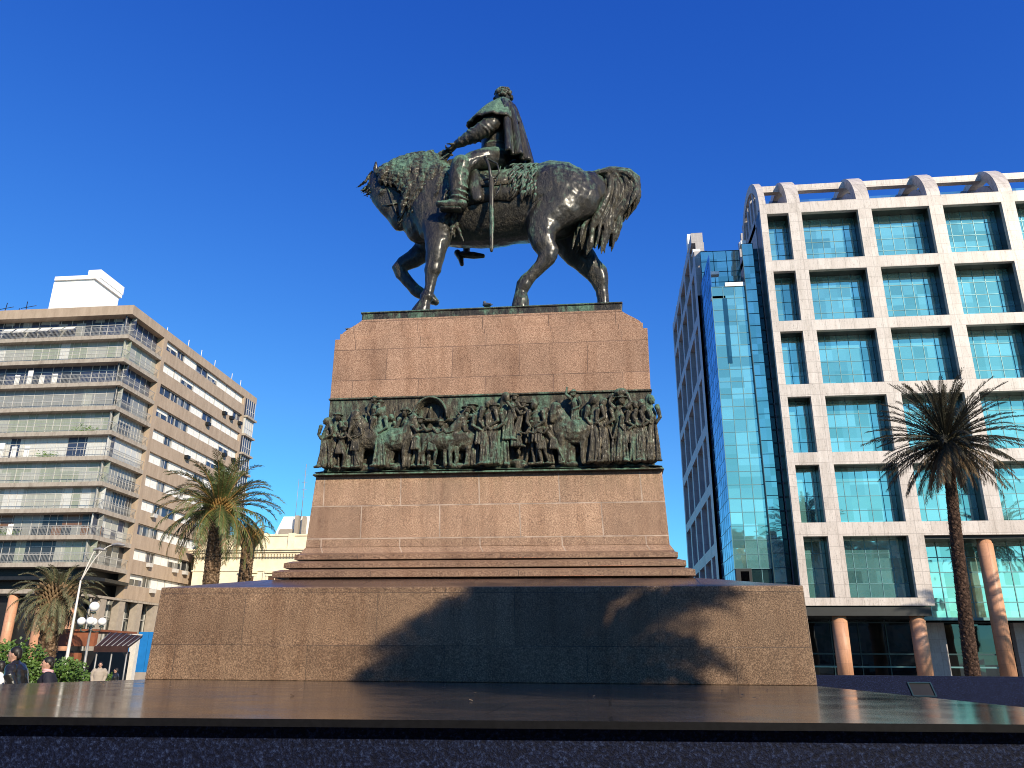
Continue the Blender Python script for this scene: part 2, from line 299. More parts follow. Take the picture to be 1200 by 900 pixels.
# ------------------------------------------------------------------ builders
WL = {}                              # world offset of every parent
class MB:
    def __init__(s): s.v = []; s.f = []; s.m = []
    def add(s, vs, fs, mi=0):
        o = len(s.v); s.v += [tuple(p) for p in vs]
        for q in fs: s.f.append(tuple(i+o for i in q)); s.m.append(mi)
    def box(s, x0, x1, y0, y1, z0, z1, mi=0):
        s.hexa([(x0, y0, z0), (x1, y0, z0), (x1, y1, z0), (x0, y1, z0)], [(x0, y0, z1), (x1, y0, z1), (x1, y1, z1), (x0, y1, z1)], mi)
    def hexa(s, b, t_, mi=0):        # four bottom and four top points, counter-clockwise from above
        s.add(list(b)+list(t_), [(3, 2, 1, 0), (4, 5, 6, 7), (0, 1, 5, 4), (1, 2, 6, 5), (2, 3, 7, 6), (3, 0, 4, 7)], mi)
    def prism(s, poly, y0, y1, axis='y', mi=0):   # poly of (a, b): axis y -> (x, z); axis x -> (y, z); axis z -> (x, y)
        n = len(poly)
        P = {'y': lambda a, b, c: (a, c, b), 'x': lambda a, b, c: (c, a, b), 'z': lambda a, b, c: (a, b, c)}[axis]
        vs = [P(a, b, y0) for a, b in poly]+[P(a, b, y1) for a, b in poly]
        s.add(vs, [tuple(range(n)), tuple(range(2*n-1, n-1, -1))]+[(i, i+n, (i+1) % n+n, (i+1) % n) for i in range(n)], mi)
    def tube(s, pts, rad, n=8, mi=0, cap=True):
        pts = [Vector(p) for p in pts]
        if not isinstance(rad, (list, tuple)): rad = [rad]*len(pts)
        o = len(s.v); prev = None
        for i, p in enumerate(pts):
            d = (pts[min(i+1, len(pts)-1)]-pts[max(i-1, 0)])
            d = d.normalized() if d.length > 1e-9 else Vector((0, 0, 1))
            if prev is None:
                a = d.orthogonal().normalized()
            else:
                a = prev-d*prev.dot(d); a = a.normalized() if a.length > 1e-6 else d.orthogonal().normalized()
            prev = a; b = d.cross(a)
            for k in range(n):
                th = 2*math.pi*k/n; s.v.append(tuple(p+(a*math.cos(th)+b*math.sin(th))*rad[i]))
        for i in range(len(pts)-1):
            for k in range(n):
                s.f.append((o+i*n+k, o+i*n+(k+1) % n, o+(i+1)*n+(k+1) % n, o+(i+1)*n+k)); s.m.append(mi)
        if cap:
            s.f.append(tuple(o+k for k in range(n-1, -1, -1))); s.m.append(mi)
            e = o+(len(pts)-1)*n; s.f.append(tuple(e+k for k in range(n))); s.m.append(mi)
    def lathe(s, prof, c=(0, 0, 0), n=20, mi=0):  # prof of (r, z)
        s.tube([(c[0], c[1], c[2]+z) for r, z in prof], [max(r, 1e-4) for r, z in prof], n, mi) if False else s._lathe(prof, c, n, mi)
    def _lathe(s, prof, c, n, mi):
        o = len(s.v)
        for r, z in prof:
            for k in range(n):
                th = 2*math.pi*k/n; s.v.append((c[0]+max(r, 1e-4)*math.cos(th), c[1]+max(r, 1e-4)*math.sin(th), c[2]+z))
        for i in range(len(prof)-1):
            for k in range(n):
                s.f.append((o+i*n+k, o+i*n+(k+1) % n, o+(i+1)*n+(k+1) % n, o+(i+1)*n+k)); s.m.append(mi)
        s.f.append(tuple(o+k for k in range(n-1, -1, -1))); s.m.append(mi)
        e = o+(len(prof)-1)*n; s.f.append(tuple(e+k for k in range(n))); s.m.append(mi)
    def ball(s, c, r, n=14, mi=0, sq=(1, 1, 1)):
        pr = [(math.sin(math.pi*i/n), -math.cos(math.pi*i/n)) for i in range(n+1)]
        o = len(s.v); s._lathe([(a*r, b*r) for a, b in pr], (0, 0, 0), n+2, mi)
        s.v[o:] = [(c[0]+x*sq[0], c[1]+y*sq[1], c[2]+z*sq[2]) for x, y, z in s.v[o:]]
    def limb(s, st, n=18, mi=0):     # st of (x, y, z, half size in the xz plane, half size along y), round ends
        st = [tuple(map(float, q)) for q in st]
        P = [Vector(q[:3]) for q in st]
        def tang(i):
            d = P[min(i+1, len(P)-1)]-P[max(i-1, 0)]; return d.normalized() if d.length > 1e-9 else Vector((1, 0, 0))
        rings = []
        d0, d1 = tang(0), tang(len(P)-1)
        for a in (80, 55, 28): rings.append((P[0]-d0*st[0][3]*math.sin(R(a))*.9, d0, st[0][3]*math.cos(R(a)), st[0][4]*math.cos(R(a))))
        for i, q in enumerate(st): rings.append((P[i], tang(i), q[3], q[4]))
        for a in (28, 55, 80): rings.append((P[-1]+d1*st[-1][3]*math.sin(R(a))*.9, d1, st[-1][3]*math.cos(R(a)), st[-1][4]*math.cos(R(a))))
        o = len(s.v)
        for p, d, a, b in rings:
            yv = Vector((0, 1, 0)); yv = (yv-d*yv.dot(d)); yv = yv.normalized() if yv.length > .05 else Vector((1, 0, 0))
            nv = d.cross(yv).normalized()
            for k in range(n):
                th = 2*math.pi*k/n; s.v.append(tuple(p+nv*a*math.cos(th)+yv*b*math.sin(th)))
        L = len(rings)
        for i in range(L-1):
            for k in range(n):
                s.f.append((o+i*n+k, o+i*n+(k+1) % n, o+(i+1)*n+(k+1) % n, o+(i+1)*n+k)); s.m.append(mi)
        s.f.append(tuple(o+k for k in range(n-1, -1, -1))); s.m.append(mi)
        e = o+(L-1)*n; s.f.append(tuple(e+k for k in range(n))); s.m.append(mi)
    def build(s, name, mats, parent=None, smooth=False, bevel=0.0, loc=None, local=False):
        off = Vector((0, 0, 0)) if (parent is None or local) else WL.get(parent, Vector((0, 0, 0)))
        me = bpy.data.meshes.new(name)
        me.from_pydata([(x-off.x, y-off.y, z-off.z) for x, y, z in s.v], [], s.f)
        mats = mats if isinstance(mats, (list, tuple)) else [mats]
        for m in mats: me.materials.append(M[m] if isinstance(m, str) else m)
        if len(mats) > 1: me.polygons.foreach_set('material_index', s.m)
        bm = bmesh.new(); bm.from_mesh(me); bmesh.ops.recalc_face_normals(bm, faces=bm.faces); bm.to_mesh(me); bm.free()
        if smooth: me.polygons.foreach_set('use_smooth', [True]*len(me.polygons))
        me.update()
        o = bpy.data.objects.new(name, me); COL.objects.link(o)
        if parent is not None: o.parent = parent; WL[o] = off.copy()
        if loc is not None: o.location = loc
        if bevel:
            b = o.modifiers.new('bevel', 'BEVEL'); b.width = bevel; b.segments = 2; b.limit_method = 'ANGLE'
        return o
def remesh(o, voxel, smooth=6, disp=0.0, dsize=.4):
    md = o.modifiers.new('r', 'REMESH'); md.mode = 'VOXEL'; md.voxel_size = voxel
    sm = o.modifiers.new('s', 'SMOOTH'); sm.iterations = smooth; sm.factor = .5
    if disp:
        tx = bpy.data.textures.new('clouds', 'CLOUDS'); tx.noise_scale = dsize; tx.noise_depth = 3
        dm = o.modifiers.new('d', 'DISPLACE'); dm.texture = tx; dm.strength = disp; dm.mid_level = .5; dm.texture_coords = 'LOCAL'
    dg = bpy.context.evaluated_depsgraph_get()
    me = bpy.data.meshes.new_from_object(o.evaluated_get(dg))
    mats = [m for m in o.data.materials]
    o.modifiers.clear(); old = o.data; o.data = me; bpy.data.meshes.remove(old)
    if not me.materials:
        for m in mats: me.materials.append(m)
    me.polygons.foreach_set('use_smooth', [True]*len(me.polygons))
    return o
def tag(o, label=None, cat=None, group=None, kind=None):
    if label: o['label'] = label
    if cat: o['category'] = cat
    if group: o['group'] = group
    if kind: o['kind'] = kind
    return o
def thing(name, loc, label, cat, group=None, rz=0.0):
    o = bpy.data.objects.new(name, None); COL.objects.link(o); o.location = loc; o.rotation_euler = (0, 0, rz); o.empty_display_size = .3
    WL[o] = Vector(loc); return tag(o, label, cat, group)
def copy_tree(o, parent=None):
    c = o.copy(); COL.objects.link(c)
    if parent is not None: c.parent = parent
    for ch in list(o.children): copy_tree(ch, c)
    return c

# ------------------------------------------------------------------ ground
b = MB(); b.box(-3000, 3000, -3000, 3000, -1, 0)
tag(b.build('ground', 'paving'), kind='structure')
b = MB(); b.box(-400, 400, 52.0, 58.2, .0, .004); b.v = [(x, y, z) for x, y, z in b.v]
tag(b.build('road', 'asphalt'), kind='structure')
b = MB(); b.box(-52.2, -45.5, 60, 300, .0, .0045)
tag(b.build('side_road', 'asphalt'), kind='structure')
b = MB(); b.box(-400, 400, 58.2, 58.45, 0, .13)
tag(b.build('kerb', 'kerb'), kind='structure')

# ------------------------------------------------------------------ memorial terrace
ZP = 1.286
X0, X1, XC = -9.65, 3.97, -2.83
tr = thing('memorial_terrace', (XC, 11, 0), 'raised terrace of dark polished granite with overhanging edge, in front of the monument', 'terrace')
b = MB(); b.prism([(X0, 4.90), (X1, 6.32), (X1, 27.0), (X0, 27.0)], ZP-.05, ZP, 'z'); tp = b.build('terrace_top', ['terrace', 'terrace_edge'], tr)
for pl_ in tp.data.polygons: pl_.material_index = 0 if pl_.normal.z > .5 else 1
b = MB(); b.prism([(X0+.12, 5.05), (X1-.12, 6.45), (X1-.12, 26.9), (X0+.12, 26.9)], 0, ZP-.05, 'z'); b.build('retaining_wall', 'dark_wall', tr)
# low wall to the right of it
lw = thing('low_wall', (12, 22, 0), 'low battered wall of dark granite with square recessed lights, right of the monument', 'wall')
b = MB(); b.prism([(22.0, 1.43), (22.6, 1.43), (22.6, 0), (21.45, 0), (21.45, .80)], 4.45, 40, 'x'); b.build('wall_body', 'dark_wall', lw)
for cx in (4.3, 7.55):
    b = MB()
    d = Vector((.55, .63)).normalized()
    def bat(x, s_, off):             # a point on the battered face: s_ metres up the slope, off metres out of it
        y = 21.45+s_*.55/.836; z = .80+s_*.63/.836
        return (x, y-off*.63/.836, z+off*.55/.836)
    for (xa, xb, sa, sb) in ((cx-.275, cx+.275, .205, .23), (cx-.275, cx+.275, .60, .625), (cx-.275, cx-.25, .23, .60), (cx+.25, cx+.275, .23, .60)):
        q = [bat(xa, sa, -.02), bat(xb, sa, -.02), bat(xb, sb, -.02), bat(xa, sb, -.02)]; q2 = [bat(xa, sa, .03), bat(xb, sa, .03), bat(xb, sb, .03), bat(xa, sb, .03)]
        b.hexa(q, q2, 0)
    b.hexa([bat(cx-.25, .23, -.02), bat(cx+.25, .23, -.02), bat(cx+.25, .60, -.02), bat(cx-.25, .60, -.02)], [bat(cx-.25, .23, .006), bat(cx+.25, .23, .006), bat(cx+.25, .60, .006), bat(cx-.25, .60, .006)], 1)
    b.build('recessed_light', ['mullion', 'black'], lw)

# ------------------------------------------------------------------ pedestal
pd = thing('granite_pedestal', (XC, 20.9, ZP), 'stepped brown and pink granite pedestal with a bronze relief band, under the horse statue', 'pedestal')
YC = 20.9
def tier(bm_, hx, y0, z0, z1, hx2=None, y02=None, mi=0):
    hx2 = hx if hx2 is None else hx2; y02 = y0 if y02 is None else y02
    ya, yb = 2*YC-y0, 2*YC-y02
    bm_.hexa([(XC-hx, y0, z0), (XC+hx, y0, z0), (XC+hx, ya, z0), (XC-hx, ya, z0)], [(XC-hx2, y02, z1), (XC+hx2, y02, z1), (XC+hx2, yb, z1), (XC-hx2, yb, z1)], mi)
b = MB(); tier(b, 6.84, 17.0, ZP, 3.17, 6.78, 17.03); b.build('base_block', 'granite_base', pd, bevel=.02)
b = MB(); tier(b, 6.74, 17.06, 3.17, 3.44, 4.95, 18.25); b.build('sloping_cap', polished('cap_granite', (.05, .03, .024), (.16, .10, .07), .25, (2.4, 1.2), (.03, .02, .02)), pd)
for (hx, y, z0, z1) in ((4.82, 18.28, 3.44, 3.66), (4.66, 18.52, 3.68, 3.88), (4.51, 18.76, 3.90, 4.10)):
    b = MB(); tier(b, hx-.3, y+.3, z0-.03, z0+.06); tier(b, hx, y, z0+.06, z1-.03); tier(b, hx, y, z1-.03, z1+.03, hx-.16, y+.16)
    b.build('step', 'granite_step', pd)
b = MB(); tier(b, 4.46, 18.93, 4.12, 4.28, 4.36, 19.02); tier(b, 4.36, 19.02, 4.28, 6.05, 4.28, 19.1)
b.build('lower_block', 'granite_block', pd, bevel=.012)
b = MB()
tier(b, 4.125, 19.2, 8.14, 9.80)
tier(b, 4.02, 19.26, 9.80, 9.98)
prof = []
for i in range(9):                   # hollow curved shoulder at both ends
    a = R(90*i/8); prof.append((4.0-.54*math.sin(a)**1.0*(i/8)**.6, 9.98+.42*i/8))
poly = [(XC-x, z) for x, z in prof]+[(XC+x, z) for x, z in reversed(prof)]
b.prism(poly, 19.32, 2*YC-19.32, 'y')
b.build('upper_block', 'granite_upper', pd, bevel=.012)
b = MB(); tier(b, 3.50, 19.40, 10.38, 10.65); tier(b, 3.53, 19.37, 10.60, 10.655); b.build('bronze_plinth', 'bronze_green', pd, bevel=.02)
ZT = 10.65
# relief band
b = MB(); tier(b, 4.13, 19.22, 6.05, 8.10); tier(b, 4.155, 19.17, 8.09, 8.135); tier(b, 4.33, 18.95, 6.05, 6.10, 4.30, 18.98); tier(b, 4.30, 18.98, 6.13, 6.20, 4.15, 19.16)
frz = b.build('relief_band', 'bronze_frieze', pd, bevel=.01)

def fx(px): return -6.95+(px-379)/391*8.30
def fz(py): return 6.15+(552-py)/95*1.98
_rr = random.Random(5)
def relief_person(x, z0, h, robe=False, lean=0.0, arm=0, face=-1, depth=19.05, load=False, name='relief_figure'):
    r = _rr; m = MB(); u = h/1.75; y = depth
    hip = (x+lean*.3, z0+.95*u); neck = (x+lean, z0+1.50*u); head = (x+lean*1.1+face*.03, z0+1.63*u)
    if robe:
        m.limb([(x-.03*face, y, z0+.15, .19*u, .15), (x, y, z0+.5*u, .165*u, .14), (x+lean*.3, y, z0+.95*u, .135*u, .12), (x+lean*.7, y, z0+1.28*u, .165*u, .12), (neck[0], y, neck[1]-.05*u, .10*u, .09)], 14)
        for k in range(5):
            a = -.16+.32*k/4+r.uniform(-.02, .02)
            m.limb([(x+a*u*1.15, y-.13, z0+.05, .032, .05), (x+a*u*.9+r.uniform(-.04, .04), y-.135, z0+.55*u, .026, .04), (x+lean*.5+a*.35*u+face*.05, y-.10, z0+1.2*u, .018, .03)], 8)
        m.limb([(x+.1*face, y-.16, z0+.05, .045, .05), (x+.1*face+face*.1, y-.18, z0+.03, .03, .04)], 8)
    else:
        st = r.uniform(.08, .18)*u
        for sgn in (-1, 1):
            m.limb([(x+lean*.3+.07*sgn*u, y-.05*sgn, hip[1], .095*u, .1), (x+sgn*st*.9+face*.06, y-.07*sgn, z0+.50*u, .07*u, .08), (x+sgn*st*1.2, y-.05*sgn, z0+.10, .045*u, .055)], 10)
            m.limb([(x+sgn*st*1.2, y-.05*sgn, z0+.05, .045*u, .06), (x+sgn*st*1.2+face*.15*u, y-.08, z0+.035, .032*u, .05)], 8)
        m.limb([(hip[0], y, hip[1]-.20*u, .165*u, .14), (hip[0], y, hip[1]+.05*u, .125*u, .12), (x+lean*.7, y, z0+1.28*u, .17*u, .14), (neck[0], y, neck[1]-.03*u, .09*u, .08)], 14)
        m.tube([(hip[0]+.14*u*math.cos(a), y+.14*math.sin(a), hip[1]+.05*u) for a in [math.pi+math.pi*i/8 for i in range(9)]], .022, 6)
        for k in range(4):
            a = -.13+.087*k
            m.limb([(hip[0]+a*u, y-.13, hip[1]-.34*u, .028, .04), (hip[0]+a*.8*u, y-.125, hip[1], .018, .03)], 8)
    m.limb([(neck[0], y-.02, neck[1]-.05*u, .052*u, .06), (head[0], y-.03, head[1]-.05*u, .047*u, .06)], 10)
    m.ball((head[0], y-.07, head[1]), .105*u, 12, 0, (.9, 1, 1.18)); m.ball((head[0]+face*.085*u, y-.10, head[1]-.01), .026, 6); m.limb([(head[0]+face*.05*u, y-.09, head[1]-.07*u, .045*u, .05), (head[0]+face*.07*u, y-.09, head[1]-.10*u, .025*u, .03)], 8)
    if r.random() < .5: m._lathe([(.17*u, 0), (.165*u, .025), (.10*u, .03), (.085*u, .11*u), (.03, .12*u)], (head[0], y-.05, head[1]+.05*u), 14, 0)   # hat
    elif robe: m.limb([(head[0]-face*.03, y-.01, head[1]+.06*u, .11*u, .11), (head[0]-face*.09, y, head[1]-.12*u, .09*u, .1), (head[0]-face*.12, y, head[1]-.34*u, .08*u, .08)], 10)   # shawl
    sh = neck[1]-.08*u
    for sgn in (-1, 1):
        sx = neck[0]+sgn*.17*u
        if arm == 1 and sgn == face: pts = [(sx, sh), (sx+face*.14*u, sh+.16*u), (sx+face*.10*u, sh+.42*u)]
        elif arm == 2: pts = [(sx, sh), (sx+face*.16*u, sh-.20*u), (sx+face*.40*u, sh-.12*u)]
        elif arm == 3: pts = [(sx, sh), (sx+sgn*.10*u, sh+.14*u), (sx+sgn*.02*u, sh+.36*u)]
        else: pts = [(sx, sh), (sx+sgn*.06*u, sh-.28*u), (sx-sgn*.10*u+face*.06, sh-.42*u)]
        m.limb([(px, y-.15, pz, rr*u, rr*u) for (px, pz), rr in zip(pts, (.072, .052, .04))], 8)
    if load: m.ball((head[0], y-.03, head[1]+.22*u), .17*u, 10, 0, (1.1, .9, .7))
    o = m.build(name, 'bronze_frieze', frz, True); remesh(o, .017, 1, .018, .07); return o
def relief_beast(x, z0, L, h, face=-1, depth=19.03, horned=False, rider=False, front=False):
    m = MB(); y = depth; u = h
    bz = z0+.62*u
    xa, xb = x+face*L*.42, x-face*L*.42
    m.limb([(xb, y, bz+.02, .24*u, .18), (x-face*L*.15, y, bz-.02, .25*u, .22), (x+face*L*.2, y, bz, .26*u, .2), (xa, y, bz+.02, .22*u, .17)], 14)
    m.limb([(xa-face*.05, y-.03, bz+.08*u, .17*u, .14), (xa+face*.16*L, y-.06, bz+.32*u, .12*u, .11), (xa+face*.24*L, y-.08, bz+.40*u, .10*u, .09)], 12)
    m.limb([(xa+face*.23*L, y-.10, bz+.42*u, .10*u, .1), (xa+face*.34*L, y-.12, bz+.24*u, .065*u, .07), (xa+face*.37*L, y-.12, bz+.16*u, .05*u, .06)], 10)
    for q, dx in ((xa, .10), (xa, -.10), (xb, .08), (xb, -.12)):
        m.limb([(q+dx*L*.5, y-.05+dx*.3, bz-.1*u, .09*u, .09), (q+dx*L*1.0, y-.05+dx*.3, z0+.30*u, .05*u, .06), (q+dx*L*.8, y-.05+dx*.3, z0+.05, .045*u, .05)], 9)
    if horned:
        for sg in (-1, 1): m.limb([(xa+face*.22*L, y-.1, bz+.50*u, .03, .03), (xa+face*.2*L+sg*.12, y-.12, bz+.62*u, .02, .02), (xa+face*.24*L+sg*.16, y-.12, bz+.74*u, .01, .01)], 6)
    else:
        for k in range(6): m.limb([(xa+face*(.02+.035*k)*L, y-.13, bz+(.2+.05*k)*u, .03, .03), (xa+face*(.0+.03*k)*L-face*.05, y-.17, bz+(-.02+.05*k)*u, .02, .02)], 6)
    m.limb([(xb-face*.05, y, bz+.15*u, .04, .04), (xb-face*.18, y, bz-.05*u, .05, .05), (xb-face*.16, y, z0+.25*u, .03, .03)], 8)
    o = m.build('relief_animal', 'bronze_frieze', frz, True); remesh(o, .023, 1, .05, .10); return o
def P7(X, Y): return fx(375+X/5.854), fz(455+Y/5.854)
def P8(X, Y): return fx(570+X/5.714), fz(450+Y/5.714)
FZ0 = 6.19
rows7 = ((48, 190, 1, 0, 0, -1, 0), (98, 150, 1, 0, 0, 1, 1), (150, 262, 0, .05, 2, 1, 0), (215, 150, 1, 0, 2, 1, 1), (262, 200, 0, 0, 0, -1, 0), (440, 130, 1, -.05, 0, -1, 0), (485, 165, 0, 0, 2, 1, 1), (600, 130, 0, 0, 0, -1, 1), (645, 160, 0, 0, 0, 1, 1), (682, 205, 0, .06, 2, 1, 0), (785, 230, 0, .20, 2, 1, 0), (1005, 120, 0, .05, 2, 1, 1), (1075, 105, 1, 0, 0, -1, 1), (1135, 130, 0, 0, 0, 1, 0), (1180, 90, 1, .04, 0, -1, 0))
rows8 = ((75, 150, 1, .05, 0, -1, 0), (130, 65, 1, .08, 0, 1, 1), (325, 130, 0, .02, 2, 1, 1), (372, 135, 0, -.04, 0, -1, 0), (425, 285, 0, -.28, 2, -1, 0), (505, 320, 0, -.35, 2, -1, 0), (720, 130, 0, 0, 0, 1, 1), (752, 110, 1, 0, 0, -1, 0), (815, 135, 1, 0, 0, -1, 0), (860, 110, 0, 0, 0, 1, 1), (905, 120, 1, .05, 3, 1, 0), (965, 190, 0, 0, 0, -1, 0), (1010, 160, 1, 0, 0, 1, 0), (1060, 150, 1, 0, 0, -1, 0), (1112, 120, 1, 0, 0, 1, 0))
for rws, PP in ((rows7, P7), (rows8, P8)):
    for (X, top, robe, lean, arm, face, back) in rws:
        x, zt = PP(X, top); relief_person(x, FZ0, max(1.1, (zt-FZ0-.02)*1.04), bool(robe), lean, arm, face, 19.1 if back else 18.97, X == 905)
for (X, zz) in ((175, 0), (235, 1)):
    x, _ = P8(X, 0); relief_person(x, FZ0+.62-.18*zz, 1.22, True, .10, 2, 1, 19.05)
x, _ = P7(360, 0); relief_beast(x, FZ0, .62, 1.36, -1, 19.0); relief_person(x+.06, FZ0+.66, 1.22, False, 0, 0, -1, 19.04)
x, _ = P7(415, 0); relief_person(x, FZ0+.64, 1.15, False, 0, 0, -1, 19.1)
x, _ = P7(550, 0); relief_beast(x, FZ0, .62, 1.22, 1, 19.0, True)
x, _ = P7(855, 0); relief_beast(x, FZ0, .80, 1.16, 1, 19.0, True)
x, _ = P7(985, 0); relief_beast(x, FZ0, .66, 1.20, 1, 19.06, True)
x, _ = P8(610, 0); relief_beast(x, FZ0, .66, 1.40, -1, 18.99); relief_person(x+.04, FZ0+.68, 1.20, False, 0, 1, -1, 19.0)
x, _ = P8(500, 0); relief_beast(x+.08, FZ0, .6, 1.34, -1, 19.08)
# covered cart on the relief
xw, zw = P7(770, 140)
m = MB()
for k in range(5):
    rr = .44-.05*k*0-.012*k
    m.tube([(xw+math.cos(R(a))*rr, 18.98+.05*k, zw-.2+math.sin(R(a))*rr*1.25) for a in range(0, 181, 12)], .032, 8)
m.limb([(xw-.6, 19.1, zw-.22, .05, .06), (xw+1.0, 19.1, zw-.24, .05, .06)], 8)
m.tube([(xw-.25+math.cos(R(a))*.36, 19.02, FZ0+.42+math.sin(R(a))*.36) for a in range(0, 361, 15)], .035, 8)
for a in range(0, 180, 45): m.tube([(xw-.25+math.cos(R(a))*.36, 19.02, FZ0+.42+math.sin(R(a))*.36), (xw-.25-math.cos(R(a))*.36, 19.02, FZ0+.42-math.sin(R(a))*.36)], .022, 6)
m.build('relief_cart', 'bronze_frieze', frz, True)
m = MB()                             # rocks, dust and drapery that fill the ground of the relief
for k in range(90):
    xx = _rr.uniform(-6.8, 1.2); m.ball((xx, 19.12+_rr.uniform(-.08, .04), FZ0+_rr.uniform(-.05, .12)), _rr.uniform(.06, .15), 7, 0, (1.5, .8, .6))
for k in range(40):
    xx = _rr.uniform(-6.8, 1.2); zz = _rr.uniform(6.8, 7.7); m.limb([(xx, 19.20, zz-.4, .06, .07), (xx+_rr.uniform(-.1, .1), 19.19, zz, .08, .09), (xx, 19.2, zz+.2, .03, .05)], 8)
o = m.build('relief_ground', 'bronze_frieze', frz, True); remesh(o, .03, 2, .03, .15)
# ------------------------------------------------------------------ equestrian statue
eq = thing('equestrian_statue', (XC, 20.55, ZT), 'dark bronze statue of a caped rider on a walking horse, on top of the pedestal', 'statue')
KZ = .0088                           # metres per step of the tracing grid
YM, YN, YF = 20.58, 19.86, 21.24
def S(X, Y, yw=YM):
    p = at(400+X/3, 80+Y/3, yw); return (p.x, p.y, p.z)
def L(st, yw=YM):                    # trace rows (X, Y, half size, half depth in metres[, depth plane])
    return [(*S(q[0], q[1], q[4] if len(q) > 4 else yw), q[2]*KZ, q[3]) for q in st]
hb = MB()
# barrel and quarters
hb.limb(L([(272, 500, 88, .50), (320, 490, 122, .72), (380, 492, 138, .84), (450, 500, 134, .92), (530, 502, 128, .95), (610, 490, 126, .93), (690, 478, 138, .88), (760, 460, 140, .88), (820, 450, 120, .80), (862, 442, 84, .58)]), 28)
# quarters, each side
for y in (YM-.36, YM+.36):
    hb.limb(L([(745, 425, 100, .46), (790, 440, 104, .48), (828, 462, 88, .42)], y), 20)
    hb.limb(L([(345, 420, 80, .40), (325, 500, 86, .42), (330, 560, 60, .36)], y), 18)
hb.limb(L([(262, 470, 70, .42), (258, 520, 60, .40), (278, 570, 50, .40)]), 18)
# neck and head
hb.limb(L([(352, 452, 122, .60), (305, 425, 108, .52), (260, 402, 90, .44), (218, 392, 72, .36), (180, 392, 54, .30), (160, 398, 44, .27)]), 24)
hb.limb(L([(142, 390, 46, .28), (150, 416, 58, .31), (164, 450, 58, .31), (178, 485, 46, .27), (191, 515, 35, .24), (202, 536, 31, .23), (208, 548, 26, .20)]), 20)
hb.limb(L([(188, 436, 40, .32), (206, 462, 34, .28), (212, 490, 22, .22)]), 14)          # jowl
for sg in (-1, 1):
    y = YM+sg*.17
    hb.limb([(*S(126, 376, y), .085, .07), (*S(120, 352, y+sg*.05), .08, .06), (*S(122, 330, y+sg*.08), .03, .03)], 12)   # ears
    hb.ball(S(140, 437, YM+sg*.285), .075, 10); hb.limb([(*S(128, 428, YM+sg*.22), .04, .05), (*S(148, 430, YM+sg*.30), .05, .05), (*S(165, 440, YM+sg*.24), .03, .04)], 8)   # eyes and brow
    hb.ball(S(200, 540, YM+sg*.16), .06, 8)                                               # nostril
    hb.limb([(*S(160, 470, YM+sg*.24), .05, .05), (*S(178, 505, YM+sg*.2), .03, .04)], 8)  # cheek bone
# near fore (standing)
hb.limb(L([(335, 520, 62, .36, YM-.42), (342, 572, 50, .30, YM-.55), (338, 615, 41, .26, YN+.05), (332, 650, 33, .22, YN), (326, 688, 27, .18, YN), (321, 712, 28, .19, YN), (316, 732, 21, .15, YN), (312, 765, 16, .12, YN), (306, 788, 17, .125, YN), (300, 802, 23, .16, YN), (291, 822, 17, .13, YN)]), 18)
hb.limb(L([(293, 822, 18, .14, YN), (285, 842, 27, .19, YN), (279, 858, 31, .22, YN)]), 16)
# far fore (lifted)
hb.limb(L([(330, 540, 70, .36, YM+.42), (315, 600, 52, .30, YM+.55), (288, 645, 40, .25, YF), (250, 672, 33, .21, YF), (218, 688, 29, .19, YF), (205, 704, 28, .19, YF), (212, 724, 23, .16, YF), (238, 756, 20, .14, YF), (262, 780, 22, .15, YF), (275, 790, 22, .15, YF), (292, 800, 18, .14, YF)]), 18)
hb.limb(L([(292, 800, 18, .14, YF), (312, 808, 22, .18, YF), (332, 822, 14, .16, YF)]), 14)
# near hind (forward)
hb.limb(L([(775, 450, 112, .46, YM-.40), (745, 500, 92, .44, YM-.46), (712, 545, 62, .38, YM-.55), (704, 585, 46, .30, YN+.08), (712, 620, 38, .24, YN), (726, 648, 36, .20, YN), (722, 668, 31, .18, YN), (700, 696, 22, .14, YN), (670, 726, 18, .125, YN), (650, 748, 23, .15, YN), (640, 762, 25, .17, YN), (631, 790, 18, .14, YN)]), 20)
hb.limb(L([(748, 640, 15, .12, YN), (740, 656, 22, .15, YN), (725, 672, 20, .14, YN)]), 12)
hb.limb(L([(631, 792, 19, .15, YN), (631, 815, 25, .19, YN), (628, 848, 29, .22, YN)]), 16)
# far hind (trailing)
hb.limb(L([(790, 470, 110, .46, YM+.40), (795, 560, 88, .42, YM+.48), (808, 610, 66, .36, YM+.58), (838, 660, 50, .28, YF), (872, 697, 40, .22, YF), (898, 722, 38, .20, YF), (908, 748, 30, .18, YF), (916, 785, 21, .14, YF), (921, 820, 20, .14, YF), (922, 846, 26, .16, YF), (926, 866, 24, .16, YF)]), 20)
hb.limb(L([(926, 866, 24, .17, YF), (928, 890, 30, .22, YF), (928, 912, 36, .25, YF)]), 16)
horse = hb.build('horse', 'bronze', eq, True)
# hooves rest on the plinth: nothing may sink below its top
remesh(horse, .031, 3, .07, .5)
for v in horse.data.vertices:
    if v.co.z < .0: v.co.z = .0
horse.data.update()
_r = random.Random(11)
